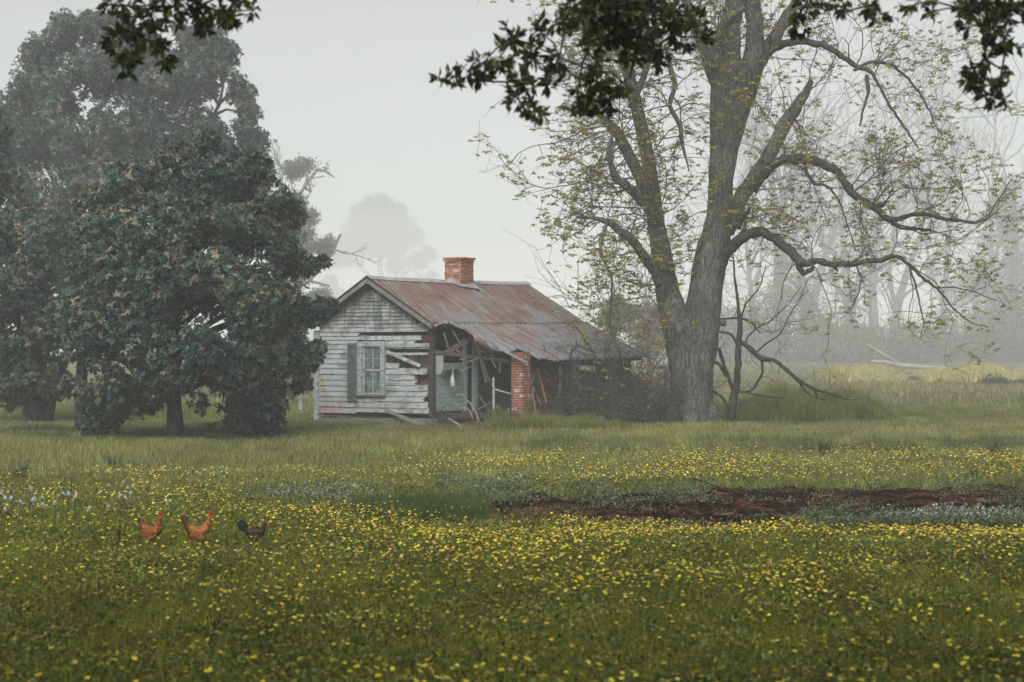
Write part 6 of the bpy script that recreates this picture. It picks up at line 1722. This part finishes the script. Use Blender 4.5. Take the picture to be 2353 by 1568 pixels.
    # fallen pale trunks at the wood's edge
    for pts, lab in (([(2000, 832, 7), (2030, 834, 9), (2060, 840, 10), (2085, 843, 11), (2140, 846, 9), (2200, 845, 5)], "long pale fallen trunk lying along the edge of the misty wood"),
                     ([(1990, 790, 5), (2020, 808, 8), (2050, 826, 6), (2078, 842, 7)], "pale broken trunk leaning down onto the fallen log"),
                     ([(2010, 824, 3), (2016, 800, 3), (2030, 782, 2)], "thin pale branch standing up beside the broken trunk")):
        acc = Acc(); limb(acc, [(*p, 0) for p in pts], 120, step=0.6, rough=0.1, rng=rng, sides=8, wob=0.02)
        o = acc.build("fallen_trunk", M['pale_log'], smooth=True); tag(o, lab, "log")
    # shrubs in the far field
    for (u, v, r, Y0, lab, colr) in ((2285, 886, 30, 72, "dark round shrub in the far field near the right edge", (0.08, 0.10, 0.05)), (2345, 890, 18, 72, "small shrub cut by the right edge in the far field", (0.09, 0.11, 0.05)),
                                     (1970, 880, 12, 84, "small green shrub at the left end of the straw hummocks", (0.12, 0.14, 0.07)), (2100, 878, 12, 84, "small grey shrub in the middle of the straw hummocks", (0.13, 0.14, 0.09))):
        c = WP(u, v, Y0); n = 1100; R_ = r / F * Y0
        P = c + rand_dirs(rng, n) * R_ * (0.4 + 0.7 * rng.random((n, 1))) * C(1.3, 1, 0.75)
        P[:, 2] = np.maximum(P[:, 2], 0.02)
        V, Fc = leaves(P, rand_dirs(rng, n), rand_dirs(rng, n), 0.22, 0.08); a2 = Acc(); a2.add(V, Fc, np.repeat(pick(rng, n, [colr], .15), 4, 0))
        o = a2.build("shrub", M['far_leaf']); tag(o, lab, "shrub")
    # remains of a rail fence beyond the corner of the house
    mb = MB()
    for u in (1500, 1530, 1560): mb.bar(WP(u, 838, 60), WP(u, 910, 60), 0.12, 0.12)
    f = mb.build("rail_fence", M['grey_wood']); tag(f, "bit of orange brown rail fence seen between the porch corner and the big trunk", "fence")
    mb = MB(); mb.bar(WP(1485, 846, 60), WP(1570, 846, 60), 0.09, 0.05); mb.bar(WP(1485, 872, 60), WP(1570, 872, 60), 0.09, 0.05)
    mb.build("rail", M['raw_plank'], f)
build_far_trees()

# ------------------------------------------------------------------ the oak over the camera
def build_oak():
    rng = np.random.default_rng(61)
    t = empty("oak_tree", (-4.6, -5.0, 0), "dark oak standing over the camera, its leafy twigs hanging into the top of the photo", "tree")
    acc = Acc()
    P, r = smooth_line([(-4.6, -5, -0.1), (-4.5, -4.9, 1.5), (-4.4, -4.7, 3.5), (-4.0, -4.2, 5.6), (-3.6, -3.6, 7.5)], [0.55, 0.42, 0.38, 0.33, 0.2], 0.3)
    V, Fc = tube(P, r, 14, 0.04, rng); acc.add(V, Fc); acc.build("trunk", M['dark_bark'], t, smooth=True)
    lim = [([(-4.2, -4.4, 5.0), (-3.6, -1, 6.3), (-3.0, 3, 6.4), (-2.6, 6, 5.9), (-2.5, 8.4, 5.0)], .2), ([(-4.0, -4.2, 5.6), (-1.5, -1, 6.8), (0.4, 3, 6.6), (0.9, 6, 6.0), (1.2, 8.5, 4.9)], .2),
           ([(-4, -4, 6), (0, -2, 7.2), (3.5, 2, 6.9), (4.0, 6, 6), (3.6, 9, 5.0)], .2), ([(-4.3, -4.4, 5.2), (-7, -1, 6.5), (-8, 4, 6.3)], .18), ([(-3.8, -3.9, 7), (3, -4, 8), (7, 0, 7.5), (8, 4, 6.5)], .16)]
    for h in [WP(430, -60, 9.0), WP(1480, -60, 9.0), WP(1900, -60, 9.0), WP(2280, -60, 9.0)]:
        lim.append(([h + np.array([-0.6, -2.4, 1.3]), h + np.array([-0.3, -1.2, 0.9]), h], .05))
    for pl, r0 in lim:
        acc = Acc(); P, r = smooth_line(pl, np.linspace(r0, 0.03, len(pl)), 0.3); V, Fc = tube(P, r, 9, 0.05, rng); acc.add(V, Fc)
        acc.build("limb", M['dark_bark'], t, smooth=True)
    # hanging sprays: (u, v, radius px, leaves)
    S = [(285, 15, 30, 26), (300, 60, 32, 26), (278, 100, 34, 30), (305, 130, 26, 20), (282, 158, 20, 14), (345, 30, 40, 44), (340, 90, 34, 30), (372, 118, 26, 26), (384, 140, 14, 10), (400, 15, 42, 50), (460, 15, 46, 54), (470, 60, 22, 16), (510, 25, 34, 34), (532, 50, 20, 16), (255, 10, 20, 12), (582, 22, 14, 8), (556, 5, 8, 4),
         (1012, 182, 16, 8), (1040, 176, 20, 12), (1075, 165, 24, 16), (1105, 150, 26, 20), (1110, 175, 18, 12), (1150, 130, 30, 26), (1175, 85, 30, 26), (1210, 130, 40, 42), (1200, 190, 32, 30), (1185, 222, 24, 20), (1225, 240, 24, 20), (1240, 262, 22, 14), (1262, 190, 30, 28), (1245, 75, 26, 20), (1285, 130, 30, 22), (1290, 50, 30, 20), (1320, 15, 44, 50), (1380, 20, 55, 90), (1440, 20, 55, 100), (1500, 20, 55, 100), (1560, 30, 46, 70), (1600, 60, 32, 36), (1400, 75, 44, 60), (1450, 90, 40, 56), (1455, 140, 30, 30), (1500, 110, 40, 44), (1520, 150, 18, 12), (1565, 85, 30, 26), (1350, 120, 20, 10), (1375, 170, 34, 34), (1390, 215, 40, 50), (1350, 235, 30, 30), (1330, 255, 22, 16), (1330, 195, 20, 12), (1430, 190, 24, 18), (1350, 60, 40, 36), (1620, 90, 18, 10),
         (1845, 20, 34, 34), (1835, 55, 26, 18), (1880, 15, 22, 14), (1935, 15, 24, 18), (1990, 15, 28, 22), (2010, 45, 18, 8), (2110, 8, 30, 22), (2135, 28, 16, 8), (2210, 20, 34, 34), (2250, 20, 40, 44), (2300, 15, 44, 52), (2345, 25, 34, 36), (2235, 60, 24, 14), (2290, 60, 30, 30), (2255, 100, 22, 12), (2305, 95, 22, 16), (2240, 160, 30, 28), (2270, 140, 20, 14), (2225, 185, 20, 12), (2310, 120, 18, 10), (2335, 105, 18, 10), (2262, 205, 24, 18), (2290, 215, 26, 18), (2312, 235, 12, 6), (2318, 160, 8, 3)]
    Pn, Dn, Ln = [], [], []
    tw = Acc(); hubs = []
    cen = []
    for (u, v, rp, nl) in S:
        Yb = 9.2 + 0.5 * math.sin(u * 0.021) + rng.normal() * 0.18
        c = WP(u, v, Yb); cen.append(c); R_ = rp / F * Yb
        nw = max(2, round(nl / 3.0))
        for q in range(nw):
            d = rand_dirs(rng, 1)[0]; w0 = c + d * R_ * (0.2 + 0.75 * rng.random()) * np.array([1, 1, 1])
            ax = unit(d + np.array([0, 0, -0.3]))
            # twig back to the spray centre
            V, Fc = tube([c, (c + w0) / 2 + rng.normal(size=3) * 0.01, w0], [0.004, 0.003, 0.002], 4); tw.add(V, Fc)
            m = rng.integers(5, 9)
            for a in range(m):
                dd = unit(rand_dirs(rng, 1)[0] * 0.9 + ax * 0.8 + np.array([0, 0, -0.15]))
                Pn.append(w0 + rng.normal(size=3) * 0.006); Dn.append(dd); Ln.append(0.055 + 0.045 * rng.random())
    cen = np.array(cen)
    # twigs link each spray to its next neighbour above, ending in the limbs
    hubs = [WP(430, -60, 9.0), WP(1480, -60, 9.0), WP(1900, -60, 9.0), WP(2280, -60, 9.0)]
    for i, c in enumerate(cen):
        h = min(hubs, key=lambda h: np.linalg.norm(h - c)); dh = np.linalg.norm(h - c)
        near = [j for j in range(len(cen)) if np.linalg.norm(cen[j] - h) < dh - 0.02]
        tgt = min([cen[j] for j in near] + [h], key=lambda q: np.linalg.norm(q - c))
        mid = (c + tgt) / 2 + rng.normal(size=3) * 0.02
        V, Fc = tube([c, mid, tgt], [0.005, 0.007, 0.009], 5); tw.add(V, Fc)
    tw.build("twigs", M['dark_bark'], t)
    n = len(Pn); acc = Acc()
    V, Fc = leaves(np.array(Pn), np.array(Dn), rand_dirs(rng, n), np.array(Ln), np.array(Ln) * 0.42)
    acc.add(V, Fc, np.repeat(pick(rng, n, [(0.05, 0.065, 0.022), (0.075, 0.085, 0.025), (0.035, 0.045, 0.018), (0.12, 0.12, 0.03)], .15), 4, 0))
    # the rest of the crown, above the view
    n = 80000
    X = rng.uniform(-13, 13, n); Yc = rng.uniform(-12, 6.8, n)
    zlo = np.maximum(4.6, CAMH + 0.30 * Yc + 0.6)
    z = zlo + rng.random(n) ** 1.3 * (9.0 - zlo)
    P = np.stack([X, Yc, z], -1)
    keep = (fbm(X * 0.6, Yc * 0.6 + z * 0.4, 3) > 0.42) & (((X + 3) / 11) ** 2 + ((Yc + 2.6) / 9.2) ** 2 < 1)
    P = P[keep]; n = len(P)
    V, Fc = leaves(P, rand_dirs(rng, n), rand_dirs(rng, n) * 0.7 + C(0, 0, 1), 0.20, 0.10)
    acc.add(V, Fc, np.repeat(pick(rng, n, [(0.04, 0.05, 0.02), (0.06, 0.065, 0.025)], .15), 4, 0))
    acc.build("foliage", M['oak_leaf'], t)
build_oak()
